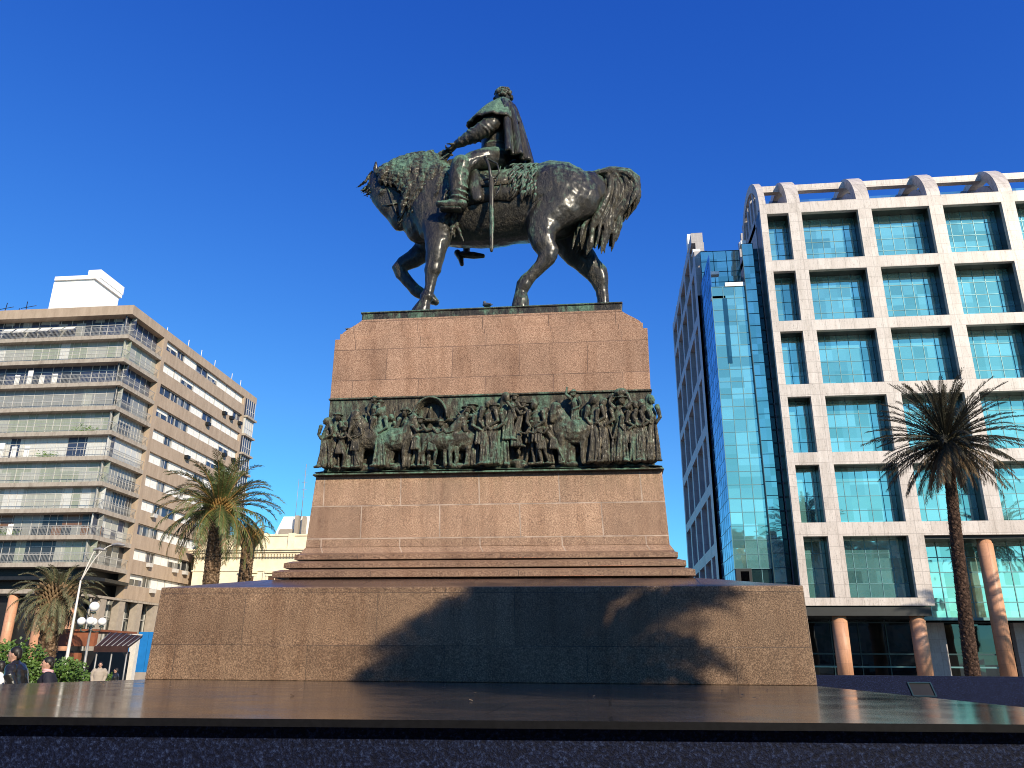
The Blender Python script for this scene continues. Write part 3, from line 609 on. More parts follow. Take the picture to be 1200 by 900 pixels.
# mane: locks from the crest down the near and far side of the neck
m = MB()
crest = [(128, 372), (160, 345), (200, 325), (240, 312), (280, 306), (318, 306), (350, 320), (372, 345)]
def along(pts, t):
    t *= len(pts)-1; i = min(int(t), len(pts)-2); f = t-i
    return tuple(a+(b_-a)*f for a, b_ in zip(pts[i], pts[i+1]))
for k in range(170):
    t = _r.random()**.75; cx, cy = along(crest, t)
    near = _r.random() < .8; sg = -1 if near else 1
    hw = .20+.34*t; ln = _r.uniform(130, 260)*(.18+1.0*t if t < .3 else .55+.62*t); pts = []; ph = _r.uniform(0, 6.3); amp = _r.uniform(7, 17); dr = _r.uniform(-.12, .28)
    n = 9
    for i in range(n):
        f = i/(n-1)
        X = cx+_r.uniform(-3, 3)*(i == 0)+dr*ln*f+math.sin(ph+f*6.5)*amp*f**.5; Y = cy-8+ln*f-22*math.sin(f*math.pi)*.3
        yy = YM+sg*(.03+(hw+.13)*math.sin(min(1, f*1.7)*math.pi/2)+.05*math.sin(ph+f*5))
        pts.append(S(X, Y, yy))
    r0 = _r.uniform(.06, .115); m.tube(pts, [r0*(.7+.6*math.sin(math.pi*min(1, i/(n-1)*1.1)))*(1 if i < n-1 else .25) for i in range(n)], 6)
for k in range(22):                   # forelock blown forward
    x0, y0 = _r.uniform(112, 142), _r.uniform(362, 392); a = _r.uniform(0, 1)
    pts = [S(x0+(-(58*a+8))*f+math.sin(f*5+k)*3, y0+f*(70-12*a)+8*math.sin(f*3.1), YM+_r.uniform(-.2, .2)) for f in (0, .25, .5, .75, 1)]
    m.tube(pts, [.05, .055, .045, .035, .01], 6)
for k in range(26):                   # ragged tufts along the crest
    t = _r.random(); cx, cy = along(crest, t); b_ = (1 if t < .75 else 1.7)
    p0 = Vector(S(cx, cy+6, YM+_r.uniform(-.12, .12))); d = Vector((_r.uniform(.1, .9), _r.uniform(-.4, .2), _r.uniform(.25, .9))).normalized()
    m.tube([p0, p0+d*.12*b_, p0+d*.20*b_+Vector((.05, 0, -.02)), p0+d*.24*b_+Vector((.12, 0, -.06))], [.09, .08, .055, .015], 6)
o = m.build('mane', 'bronze_hair', horse, True); remesh(o, .02, 1, .085, .11)
# tail
m = MB()
g = [[(868, 384), (905, 368), (950, 362), (1000, 368), (1032, 400), (1036, 440), (1015, 490), (985, 548)],
     [(868, 384), (905, 372), (945, 372), (975, 405), (975, 455), (950, 520), (945, 590), (936, 652)],
     [(868, 388), (905, 370), (945, 372), (968, 425), (950, 480), (918, 540), (912, 610), (900, 660)],
     [(872, 386), (910, 368), (950, 374), (958, 425), (925, 495), (892, 560), (880, 620), (865, 662)],
     [(872, 386), (910, 368), (948, 378), (948, 428), (900, 500), (850, 556), (838, 610), (832, 645)],
     [(872, 388), (905, 370), (955, 366), (1005, 380), (1020, 420), (1005, 470), (975, 520), (960, 570)]]
for k in range(84):
    q = g[_r.choice([0, 0, 0, 1, 1, 2, 2, 3, 3, 4, 4, 5, 5])]; yo = _r.gauss(0, .15); end = _r.uniform(.78, 1.0); n = 16; pts = []; ph = _r.uniform(0, 6.3); ox, oy = _r.gauss(0, 9), _r.gauss(0, 6)
    for i in range(n):
        f = i/(n-1)*end; X, Y = along(q, f)
        w = min(1, f*2.2); pts.append(S(X+ox*w+math.sin(ph+f*9)*4*f, Y+oy*w, YM+yo*w+.05*math.sin(ph+f*8)))
    r0 = _r.uniform(.07, .12); m.tube(pts, [r0*(.85+.2*math.sin(i*1.3+k))*(1 if i < n-2 else .55 if i == n-2 else .15) for i in range(n)], 6)
m.limb(L([(858, 395, 22, .2), (890, 380, 19, .18), (930, 372, 17, .18), (965, 378, 16, .18), (990, 400, 15, .18), (1000, 440, 14, .16), (985, 490, 10, .12)]), 12)
o = m.build('tail', 'bronze_hair', horse, True); remesh(o, .02, 1, .03, .12)
def wrap(name, rows, off, mat, parent, th=.05, fold=.015):  # cloth laid over the barrel: rows of (X, Ytop..., ) sampled round the body
    m_ = MB(); n = len(rows); K = 15; grid = []
    for (X, yt, half, dep, down) in rows:
        c = Vector(S(X, yt)); row = []
        for k in range(K):
            a = -down+2*down*k/(K-1)
            row.append((c.x+fold*math.sin(k*2.1+X*.05), c.y+(dep+off)*math.sin(a), c.z+(half*KZ+off)*math.cos(a)+fold*math.sin(k*1.3+X*.11)))
        grid.append(row)
    vs = [p for row in grid for p in row]
    vs2 = []
    for (X, yt, half, dep, down), row in zip(rows, grid):
        c = Vector(S(X, yt))
        for p in row: d = Vector((0, p[1]-c.y, p[2]-c.z)).normalized()*th; vs2.append((p[0]-d.x, p[1]-d.y, p[2]-d.z))
    fs = []; o2 = len(vs)
    for i in range(n-1):
        for k in range(K-1):
            a = i*K+k; fs += [(a, a+1, a+K+1, a+K), (o2+a, o2+a+K, o2+a+K+1, o2+a+1)]
        fs += [(i*K, (i+1)*K, o2+(i+1)*K, o2+i*K), (i*K+K-1, o2+i*K+K-1, o2+(i+1)*K+K-1, (i+1)*K+K-1)]
    for k in range(K-1): fs += [(k, o2+k, o2+k+1, k+1), ((n-1)*K+k, (n-1)*K+k+1, o2+(n-1)*K+k+1, o2+(n-1)*K+k)]
    m_.add(vs+vs2, fs); return m_.build(name, mat, parent, True)
wrap('saddle_cloth', [(440, 500, 136, .93, 1.36), (480, 501, 134, .95, 1.40), (530, 502, 131, .97, 1.40), (570, 496, 130, .97, 1.40), (612, 490, 130, .96, 1.38)], .06, 'bronze_frieze', horse)
wrap('saddle_hide', [(395, 494, 141, .87, 1.75), (440, 500, 137, .92, 1.9), (500, 501, 132, .95, 1.8), (560, 500, 130, .96, 1.75), (610, 490, 130, .95, 1.85), (650, 482, 138, .92, 1.6), (688, 478, 144, .89, 1.15)], .03, 'bronze_green', horse, .05, .03)
m = MB(); mf = MB()                  # the rolled edge and the hairs of the hide
for k in range(150):
    X = _r.choice([_r.uniform(612, 700), _r.uniform(385, 455)]); a = _r.uniform(.25, 1.75)*(-1)
    half, dep = (134, .93) if X > 500 else (139, .90); c = Vector(S(X, 484 if X > 500 else 496)); pts = []
    for i in range(5):
        aa = a-.16*i/4*1.6; pts.append((c.x+.03*math.sin(i+k)-(.10 if X > 500 else -.05)*i/4, c.y+(dep+.09)*math.sin(aa), c.z+(half*KZ+.09)*math.cos(aa)))
    (m if X > 500 else mf).tube(pts, [.035, .04, .035, .025, .008], 5)
m.build('hide_fringe', 'bronze_green', horse, True); mf.build('hide_fringe', 'bronze_green', horse, True)
m = MB()                             # saddle with pommel and cantle, holster in front of it
m.limb(L([(455, 352, 20, .30), (490, 372, 22, .42), (540, 376, 22, .44), (585, 366, 22, .40), (612, 345, 20, .30)]), 16)
m.limb([(*S(470, 372, YM-.78), .16, .14), (*S(470, 420, YM-.98), .20, .12), (*S(478, 455, YM-1.04), .16, .08)], 12)
m.build('saddle', 'bronze', horse, True)
m = MB()                             # head collar, bit and reins
def strap(pts, r=.028): m.tube(pts, r, 6)
for sg in (-1, 1):
    y = YM+sg*.31
    strap([S(112, 395, YM+sg*.2), S(140, 405, y), S(178, 420, y), S(205, 440, YM+sg*.26)])
    strap([S(150, 398, y-sg*.02), S(170, 440, y+sg*.01), S(186, 490, YM+sg*.27), S(200, 522, YM+sg*.24)])
    strap([S(146, 484, YM+sg*.2), S(170, 480, YM+sg*.29), S(196, 474, YM+sg*.27)])
    m.tube([S(204+math.cos(a)*10, 530+math.sin(a)*10, YM+sg*.25) for a in [i*math.pi/5 for i in range(11)]], .018, 6)
    strap([S(206, 532, YM+sg*.25), S(235, 480, YM+sg*.50), S(280, 400, YM+sg*.60), S(340, 325, YM+sg*.42), S(378, 300, YM-.28)], .022)
m.build('bridle', 'bronze', horse, True)

# rider: one continuous figure
def hand(m_, w, d, up, sc=1.0, curl=1.0):    # palm and five curled fingers at w, pointing along d
    d = Vector(d).normalized(); side = Vector((0, 1, 0)); nrm = d.cross(side).normalized()
    w = Vector(w); P_ = lambda v, a, b_: (v.x, v.y, v.z, a, b_)
    m_.limb([P_(w, .085*sc, .10*sc), P_(w+d*.14*sc, .08*sc, .15*sc), P_(w+d*.26*sc, .07*sc, .16*sc)], 12)
    for i, ln in enumerate((.24, .27, .25, .20)):
        b0 = w+d*.26*sc+side*(-.12+.08*i)*sc
        b1 = b0+(d*.6-nrm*.5*curl).normalized()*ln*.5*sc; b2 = b1+(d*.05-nrm*curl).normalized()*ln*.45*sc; b3 = b2+(-d*.6-nrm*.6*curl).normalized()*ln*.35*sc
        m_.limb([P_(b0, .042*sc, .04*sc), P_(b1, .038*sc, .036*sc), P_(b2, .034*sc, .032*sc), P_(b3, .028*sc, .026*sc)], 8)
    t0 = w+d*.08*sc-side*.13*sc; t1 = t0+(d*.7-side*.5-nrm*.35).normalized()*.15*sc; t2 = t1+(d*.6+side*.1-nrm*.8).normalized()*.13*sc
    m_.limb([P_(t0, .05*sc, .05*sc), P_(t1, .042*sc, .042*sc), P_(t2, .034*sc, .034*sc)], 8)
rb = MB()
rb.limb(L([(548, 345, 62, .50), (545, 312, 58, .48), (542, 280, 50, .42), (548, 240, 56, .46), (556, 200, 62, .55), (562, 172, 56, .58), (566, 150, 36, .34)]), 24)
rb.limb(L([(566, 150, 22, .19), (568, 128, 20, .18), (568, 118, 21, .19)]), 14)
HC = Vector(S(569, 101, YM))         # head, turned a little towards the far side
rb.ball(HC, .235, 16, 0, (1.02, .86, 1.22))
rb.limb([(HC.x-.08, HC.y, HC.z-.14, .13, .14), (HC.x-.13, HC.y, HC.z-.22, .09, .10)], 12)                       # jaw and chin
rb.limb([(HC.x-.23, HC.y, HC.z+.05, .03, .035), (HC.x-.29, HC.y, HC.z-.05, .045, .045)], 8)                      # nose
rb.limb([(HC.x-.20, HC.y-.10, HC.z+.08, .03, .05), (HC.x-.20, HC.y+.10, HC.z+.08, .03, .05)], 8)                 # brow
rb.limb([(HC.x-.215, HC.y-.05, HC.z-.13, .018, .03), (HC.x-.215, HC.y+.05, HC.z-.13, .018, .03)], 8)             # mouth
for sg in (-1, 1): rb.ball((HC.x-.19, HC.y+sg*.085, HC.z+.02), .032, 8); rb.ball((HC.x+.02, HC.y+sg*.21, HC.z-.02), .06, 8, 0, (.8, .5, 1.2))
# near arm to the reins, far arm hanging on the far side
rb.limb(L([(556, 172, 32, .26, YM-.42), (525, 198, 31, .24, YM-.58), (490, 222, 29, .22, YM-.62), (462, 238, 25, .19, YM-.58), (430, 255, 20, .15, YM-.48), (408, 266, 15, .12, YM-.40)]), 16)
hand(rb, S(404, 268, YM-.38), Vector(S(385, 288, YM-.3))-Vector(S(404, 268, YM-.38)), 1, .85)
rb.limb(L([(560, 172, 32, .26, YM+.44), (556, 225, 28, .22, YM+.66), (545, 270, 24, .19, YM+.66), (520, 300, 19, .15, YM+.55), (505, 312, 15, .12, YM+.50)]), 16)
hand(rb, S(503, 314, YM+.48), (-.6, 0, -.6), 1, .85)
for sg, y1, y2 in ((-1, YM-.82, YM-.98), (1, YM+.82, YM+.98)):
    rb.limb(L([(545, 320, 44, .36, YM+sg*.36), (505, 318, 38, .32, YM+sg*.66), (465, 326, 33, .28, y1), (430, 345, 30, .26, y2), (420, 365, 27, .24, y2)]), 16)
    rb.limb(L([(420, 362, 27, .24, y2), (412, 400, 30, .25, y2+sg*.02), (412, 440, 24, .20, y2+sg*.03), (412, 472, 18, .16, y2+sg*.03)]), 14)
    rb.limb(L([(418, 478, 17, .15, y2+sg*.03), (392, 480, 17, .15, y2+sg*.05), (362, 482, 14, .14, y2+sg*.08), (345, 480, 10, .11, y2+sg*.1)]), 12)
for (X, Y, r_, yy) in ((535, 190, .265, YM-.54), (514, 205, .255, YM-.60), (500, 216, .25, YM-.62), (474, 231, .225, YM-.60), (462, 238, .215, YM-.58), (440, 250, .175, YM-.52), (420, 260, .15, YM-.46)):
    c = Vector(S(X, Y, yy)); d = Vector((-.83, 0, -.56)); n_ = Vector((-.56, 0, .83))      # creases of the sleeve
    rb.tube([c+n_*math.cos(a)*r_+Vector((0, 1, 0))*math.sin(a)*r_*.82+d*.05*math.sin(a*2+X) for a in [i*math.pi/9 for i in range(19)]], .042, 6)
c = Vector(S(545, 292)); rb.tube([c+Vector((.44*math.cos(a), .44*math.sin(a), .02)) for a in [i*math.pi/12 for i in range(25)]], .05, 6)   # sword belt
for q in range(5):
    rb.limb(L([(500-12*q, 300+3*q, 4, .05, YM-.86-.03*q), (470-10*q, 335+2*q, 5, .06, YM-1.04), (455-9*q, 352, 3, .05, YM-1.02)]), 8)   # creases of the breeches
rider = rb.build('rider', 'bronze', eq, True); remesh(rider, .024, 4, .03, .22)
m = MB()                             # curly hair
for k in range(85):
    th = _r.uniform(0, 6.283); ph = _r.uniform(-.25, 1.5); d = Vector((math.cos(th)*math.cos(ph), math.sin(th)*math.cos(ph), math.sin(ph)))
    if d.x < -.55 and d.z < .45: continue
    c = HC+Vector((d.x*.255, d.y*.215, d.z*.295)); m.ball(c, _r.uniform(.045, .075), 6, 0, (1.1, 1, 1))
o = m.build('hair', 'bronze_hair', rider, True)
def cloth(name, rows, mat, parent, th=.045, smooth=True):     # rows of world points -> sheet with thickness
    m_ = MB(); n, K = len(rows), len(rows[0]); P_ = [Vector(p) for r_ in rows for p in r_]; N_ = []
    for i in range(n):
        for k in range(K):
            du = P_[min(i+1, n-1)*K+k]-P_[max(i-1, 0)*K+k]; dv = P_[i*K+min(k+1, K-1)]-P_[i*K+max(k-1, 0)]
            q = du.cross(dv); N_.append(q.normalized() if q.length > 1e-9 else Vector((0, 0, 1)))
    vs = [tuple(p) for p in P_]+[tuple(p-q*th) for p, q in zip(P_, N_)]; o2 = len(P_); fs = []
    for i in range(n-1):
        for k in range(K-1):
            a = i*K+k; fs += [(a, a+1, a+K+1, a+K), (o2+a, o2+a+K, o2+a+K+1, o2+a+1)]
        fs += [(i*K, (i+1)*K, o2+(i+1)*K, o2+i*K), (i*K+K-1, o2+i*K+K-1, o2+(i+1)*K+K-1, (i+1)*K+K-1)]
    for k in range(K-1): fs += [(k, o2+k, o2+k+1, k+1), ((n-1)*K+k, (n-1)*K+k+1, o2+(n-1)*K+k+1, o2+(n-1)*K+k)]
    m_.add(vs, fs); return m_.build(name, mat, parent, smooth)
# long cape from the shoulders down the back, in deep folds
rows = []
for i in range(22):
    f = i/21; row = []
    for k in range(81):
        a = -1.30+2.60*k/80         # round the back, from near front edge to far front edge
        Xc = 560+8*f; Yc = 140+220*f
        c = Vector(S(Xc, Yc)); rx = (.36+.44*f**.5); ry = (.46+.46*f**.6)
        fold = (.02+.085*f)*math.sin(a*15+f*1.5)+(.01+.035*f)*math.sin(a*31+2)
        row.append((c.x+(rx+fold)*math.cos(a), c.y+(ry+fold)*math.sin(a), c.z))
    rows.append(row)
cloth('cape', rows, 'bronze', rider, -.05)
# shoulder cape: near half thrown over the arm
rows = []
for i in range(11):
    f = i/10; row = []
    for k in range(73):
        a = math.pi*2*k/72
        c = Vector(S(566-20*f, 132+70*f+16*f*f)); rx, ry = .26+.47*f**.8, .26+.62*f**.75
        lift = .10*f*math.cos(a*1-2.2)
        fold = .035*f*math.sin(a*11+.7)+.02*f*math.sin(a*23)
        row.append((c.x+(rx+fold)*math.cos(a)-(.16*f if math.cos(a) < 0 else 0)*abs(math.cos(a)), c.y+(ry+fold)*math.sin(a), c.z+lift))
    rows.append(row)
cloth('shoulder_cape', rows, 'bronze_green', rider, -.05)
m = MB()                             # standing collar
for k, (r_, z) in enumerate(((.30, -.02), (.27, .07), (.245, .15))):
    c = Vector(S(566, 140)); m.tube([(c.x+r_*1.02*math.cos(a), c.y+r_*.95*math.sin(a), c.z+z) for a in [i*math.pi/14 for i in range(29)]], .055, 8)
m.build('collar', 'bronze_green', rider, True)
for sg in (-1, 1):
    y2 = YM+sg*1.0
    m = MB()
    m.limb(L([(424, 338, 35, .30, y2), (417, 365, 35, .30, y2), (412, 400, 33, .28, y2+sg*.02), (411, 440, 27, .23, y2+sg*.03), (412, 474, 21, .19, y2+sg*.04)]), 16)
    m.limb(L([(424, 480, 20, .18, y2+sg*.04), (392, 482, 20, .18, y2+sg*.05), (362, 483, 16, .17, y2+sg*.08), (341, 477, 10, .12, y2+sg*.1)]), 12)
    for q in range(5): m.tube([(Vector(S(412, 385+20*q, y2))+Vector((.27*math.cos(a), .25*math.sin(a), .04*math.sin(a*2)))) for a in [i*math.pi/8 for i in range(17)]], .03, 6)
    bo = m.build('boot', 'bronze_green', rider, True); remesh(bo, .026, 3, .03, .15)
    m = MB()                         # stirrup
    m.tube([S(385+math.cos(a)*26, 470-math.sin(a)*44, y2+sg*.05) for a in [i*math.pi/10 for i in range(11)]], .03, 6); m.limb(L([(352, 496, 6, .15, y2+sg*.06), (418, 498, 6, .15, y2+sg*.06)]), 8)
    m.tube([S(388, 428, y2), S(420, 360, y2-sg*.05)], .03, 6); m.build('stirrup', 'bronze', horse, True)
m = MB()                             # tassels of the far side hanging below the belly
m.limb(L([(408, 648, 12, .1, YM+.95), (420, 670, 10, .1, YM+.95), (424, 690, 7, .06, YM+.95)]), 8); m.limb(L([(425, 655, 12, .12, YM+.95), (465, 658, 13, .12, YM+.95), (498, 660, 8, .08, YM+.95)]), 8); m.limb(L([(440, 560, 14, .1, YM+.98), (440, 650, 12, .1, YM+.95)]), 8)
m.build('saddle_tassel', 'bronze', horse, True)
# sabre: curved guard, grip and long scabbard hanging straight
m = MB(); ys = YM-1.16
m.limb([(*S(527, 385, ys), .075, .05), (*S(528, 460, ys), .07, .05), (*S(529, 550, ys), .065, .045), (*S(528, 635, ys), .055, .04), (*S(528, 642, ys), .04, .04)], 10)
sab = m.build('sabre', 'bronze_green', rider, True)
m = MB()
m.limb([(*S(526, 385, ys), .05, .05), (*S(520, 345, ys), .045, .045), (*S(510, 318, ys), .05, .05)], 10)
m.tube([S(540, 388, ys), S(556, 365, ys-.05), S(548, 335, ys-.05), S(512, 318, ys)], .025, 6); m.tube([S(498, 392, ys), S(545, 384, ys)], .035, 8); m.ball(S(508, 314, ys), .07, 8)
m.build('hilt', 'bronze', sab, True)
m = MB()
m.tube([S(528, 420, ys), S(548, 395, ys+.1), S(560, 345, YM-.62)], .02, 6); m.tube([S(528, 470, ys), S(556, 425, ys+.05), S(575, 350, YM-.6)], .02, 6)
m.build('sabre_sling', 'bronze', rider, True)
# two pigeons perched on the monument
def pigeon(loc, rz, label):
    g_ = thing('pigeon', loc, label, 'bird', 'pigeons on the monument', rz)
    m_ = MB(); m_.limb([(-.16, 0, .13, .015, .04), (-.06, 0, .15, .055, .06), (.05, 0, .18, .075, .07), (.10, 0, .24, .045, .045), (.115, 0, .30, .04, .038)], 12)
    m_.limb([(.15, 0, .30, .014, .012), (.185, 0, .29, .004, .004)], 6)
    for sg in (-1, 1): m_.tube([(.0, sg*.03, .12), (.0, sg*.035, 0)], .012, 6)
    bd = m_.build('body', 'pigeon', g_, True, local=True)
    for sg in (-1, 1):
        w_ = MB(); w_.limb([(.06, sg*.07, .19, .05, .015), (-.06, sg*.065, .165, .04, .012), (-.19, sg*.03, .14, .012, .01)], 8); w_.build('wing', 'pigeon', g_, True, local=True)
pigeon((-2.93, 19.62, ZT), 2.4, 'grey pigeon standing below the belly of the bronze horse')
pigeon((-6.64, 19.5, 10.02), 1.2, 'grey pigeon perched on the stone shoulder at one end of the pedestal')
# ------------------------------------------------------------------ office tower on the right
tw = thing('office_tower', (28, 68, 0), 'modern office tower with a pink white stone grid over teal glass, arches along its roof', 'building')
PX = [(13.75, 14.29), (16.02, 17.05), (21.52, 22.58), (27.08, 28.12), (32.6, 33.62), (38.12, 39.15), (43.65, 44.7), (49.2, 50.2)]
RZ = [(37.89, 36.92), (32.62, 31.63), (27.28, 26.38), (21.98, 20.99), (16.61, 15.68), (11.41, 10.43), (6.15, 5.62)]
FY, GY = 60.0, 61.3
b = MB()
for i, (a, c) in enumerate(PX):
    b.box(a, c, FY, FY+.42, RZ[6][1] if i < 3 else RZ[5][1], 37.6)
    if i+1 < len(PX):
        for k, (zt, zb) in enumerate(RZ):
            if k == 6 and i > 1: continue
            b.box(c, PX[i+1][0], FY+.004, FY+.40, zb, zt)
b.build('stone_grid', 'travertine', tw)
b = MB()                             # dark linings of the deep openings, their shade put into the colour
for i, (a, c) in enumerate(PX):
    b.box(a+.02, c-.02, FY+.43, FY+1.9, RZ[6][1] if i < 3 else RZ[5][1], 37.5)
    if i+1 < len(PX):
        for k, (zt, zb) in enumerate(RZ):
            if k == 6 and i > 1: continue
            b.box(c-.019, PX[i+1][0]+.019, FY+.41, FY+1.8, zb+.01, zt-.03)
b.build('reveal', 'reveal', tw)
def bay(x0, x1, z0, z1):             # glazing of one opening, set back behind the grid
    m = MB(); m.box(x0, x1, GY, GY+.06, z0, z1, 0)
    nx = max(2, round((x1-x0)/.98)); nz = max(3, round((z1-z0)/1.06))
    for i in range(1, nx): x = x0+(x1-x0)*i/nx; m.box(x-.02, x+.02, GY-.03, GY, z0, z1, 1)
    for k in range(1, nz): z = z0+(z1-z0)*k/nz; m.box(x0, x1, GY-.03, GY-.001, z-.018, z+.018, 1)
    return m.build('window', ['teal', 'mull_light'], tw)
for i in range(len(PX)-1):
    for k in range(6):
        if k == 5 and i > 1: continue
        bay(PX[i][1], PX[i+1][0], RZ[k+1][0], RZ[k][1])
# side wall, roof, core
b = MB(); b.box(13.8, 14.25, FY+2.4, 76, 5.62, 38.0); b.box(13.8, 50, 75, 90, 5, 39); b.box(13.8, 50.2, FY+1.5, 76, 36.95, 37.55)
b.build('side_wall', 'tower_grey', tw)
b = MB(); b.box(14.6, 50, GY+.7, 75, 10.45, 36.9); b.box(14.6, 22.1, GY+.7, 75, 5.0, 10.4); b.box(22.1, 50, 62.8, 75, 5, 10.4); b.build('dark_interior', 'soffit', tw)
for i, (a, c) in enumerate(PX):      # roof arches that carry on from the piers
    yc, zc, Ro, Ri = FY+4.1, 37.6, 4.1, 3.35; n = 20; poly = []
    for q in range(n+1): th = math.pi-math.pi*q/n; poly.append((yc+Ro*math.cos(th), zc+Ro*math.sin(th)))
    for q in range(n+1): th = math.pi*q/n; poly.append((yc+Ri*math.cos(th), zc+Ri*math.sin(th)))
    m = MB()
    for q in range(n):
        o_ = [poly[q], poly[q+1]]; i_ = [poly[2*n+1-q], poly[2*n-q]]
        m.add([(a, *o_[0]), (a, *o_[1]), (a, *i_[1]), (a, *i_[0]), (c, *o_[0]), (c, *o_[1]), (c, *i_[1]), (c, *i_[0])], [(0, 1, 2, 3), (7, 6, 5, 4), (0, 4, 5, 1), (3, 2, 6, 7)])
    pl = [(yc+3.0*math.cos(math.pi*q/12), zc+.003+2.85*math.sin(math.pi*q/12)) for q in range(13)]
    m.prism(pl, a+.25, c-.25, 'x'); m.build('roof_arch', 'travertine', tw)
b = MB()
for i in range(len(PX)-1): b.box(PX[i][1], PX[i+1][0], FY+2.2, FY+2.75, 40.35, 40.95)
b.build('roof_beam', 'travertine', tw)
b = MB(); b.box(14.3, 50, FY+4.6, FY+4.7, 37.6, 40.9); b.build('roof_glazing', 'blue_glass', tw)
b = MB()
for q in range(10):                  # stepped blades on the side of the roof
    b.box(13.85, 14.2, 62.5+q*1.3, 63.0+q*1.3, 37.9, 40.8-.02*q*q)
b.build('side_fin', 'tower_grey', tw)
# lower storeys right of the second bay: set back curtain glass under a deep soffit
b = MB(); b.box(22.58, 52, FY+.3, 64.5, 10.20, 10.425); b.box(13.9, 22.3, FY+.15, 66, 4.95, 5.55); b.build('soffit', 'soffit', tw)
m = MB(); m.box(22.2, 52, 62.4, 62.46, 4.95, 10.2, 0)
for i in range(31): m.box(22.2+.98*i-.03, 22.2+.98*i+.03, 62.36, 62.4, 4.95, 10.2, 1)
for k in range(1, 5): m.box(22.2, 52, 62.365, 62.399, 4.95+1.05*k-.03, 4.95+1.05*k+.03, 1)
m.box(22.2, 52, 62.2, 62.5, 4.75, 4.95, 2); m.box(22.2, 22.26, 60.1, 62.4, 5.6, 10.2, 0)
m.build('curtain_glazing', ['teal', 'mull_light', 'mull_light'], tw)
m = MB(); m.box(12.5, 52, 65.5, 65.6, 0, 5.0, 0)
for i in range(20): m.box(12.8+2.0*i, 12.86+2.0*i, 65.42, 65.5, 0, 5, 1)
m.box(12.5, 52, 65.40, 65.49, 2.45, 2.56, 1); m.box(12.5, 52, 65.41, 65.49, 1.55, 1.66, 2); m.box(12.5, 52, 65.4, 90, 4.7, 4.8, 1)
m.build('lobby_glazing', ['lobby_glass', 'mullion', 'mull_light'], tw)
for (x, w_) in ((23.4, 1.3), (29.5, 1.2), (36, 1.4)): m = MB(); m.box(x, x+w_, 64.6, 65.2, 0, 4.7); m.build('lobby_panel', 'tower_grey', tw)
for (x, zt) in ((16.32, 4.95), (21.55, 4.95), (26.9, 10.2), (32.4, 10.2), (37.9, 10.2), (43.4, 10.2)):
    m = MB(); m.lathe([(.52, 0), (.52, zt-.3), (.47, zt-.28), (.47, zt)], (x, FY+.85, 0), 28); m.build('column', 'terracotta', tw, True)
# glass volume at the corner
GX0, GX1, GYF = 9.62, 13.25, 62.0
def curtain_wall(name, x0, x1, z0, z1, y, mats, parent, sx=1.02, sz=1.06):
    m = MB(); m.box(x0, x1, y, y+.06, z0, z1, 0)
    nx = max(1, round((x1-x0)/sx)); nz = max(1, round((z1-z0)/sz))
    for i in range(nx+1): x = x0+(x1-x0)*i/nx; m.box(x-.025, x+.025, y-.03, y, z0, z1, 1)
    for k in range(nz+1): z = z0+(z1-z0)*k/nz; m.box(x0, x1, y-.026, y-.001, z-.022, z+.022, 1)
    return m.build(name, mats, parent)
curtain_wall('glass_corner', GX0, 12.35, 8.4, 31.4, GYF, ['teal', 'mull_light'], tw)
curtain_wall('glass_corner', 12.35, GX1, 5.2, 35.2, GYF-.25, ['teal', 'mullion'], tw)
curtain_wall('glass_corner', GX0+1.2, 12.35, 5.2, 8.4, GYF+.1, ['teal_dark', 'mull_light'], tw)
curtain_wall('glass_corner', GX0+.1, 13.2, 31.4, 37.7, GYF+5.5, ['teal', 'mullion'], tw)
m = MB(); m.box(13.25, 13.74, GYF+.3, GYF+.36, 5.2, 35, 0)
for k in range(28): m.box(13.25, 13.74, GYF+.24, GYF+.3, 5.2+1.06*k, 5.2+1.06*k+.12, 1)
m.build('glass_return', ['teal_dark', 'mullion'], tw)
m = MB(); m.box(GX0, GX0+.06, GYF+.06, 69.0, 5.2, 34.5, 0)
for k in range(28): m.box(GX0-.006, GX0, GYF+.06, 69, 5.2+1.06*k-.03, 5.2+1.06*k+.03, 1)
for k in range(8): m.box(GX0-.007, GX0-.001, GYF+1*k+.04, GYF+1*k+.09, 5.2, 34.5, 1)
m.build('glass_side', ['blue_glass', 'mullion'], tw)
m = MB(); m.box(GX0+.06, GX0+.4, GYF-.05, GYF+.8, 5.2, 8.4, 0); m.box(GX0+.4, GX0+1.2, GYF-.05, GYF+.3, 8.2, 8.4, 0); m.box(GX0+1.0, GX0+1.2, GYF-.05, GYF+.3, 5.2, 8.2, 0); m.box(GX0, 13.2, GYF+.4, 69, 4.95, 5.2, 0)
m.build('corner_frame', 'soffit', tw)
m = MB(); m.box(10.75, 12.36, GYF-.1, GYF+3, 31.4, 31.75); m.box(12.3, 12.75, GYF-.3, GYF+.6, 35.2, 35.5); m.box(GX0-.05, 10.7, GYF+.0, GYF+.5, 30.35, 30.6); m.box(GX0, 10.9, GYF+3.2, GYF+3.8, 34.2, 34.5)
m.build('coping', 'white_coping', tw)
m = MB(); m.box(10.45, 10.8, GYF-.05, GYF+.02, 24.6, 30.35); m.build('glass_slot', 'teal_dark', tw)
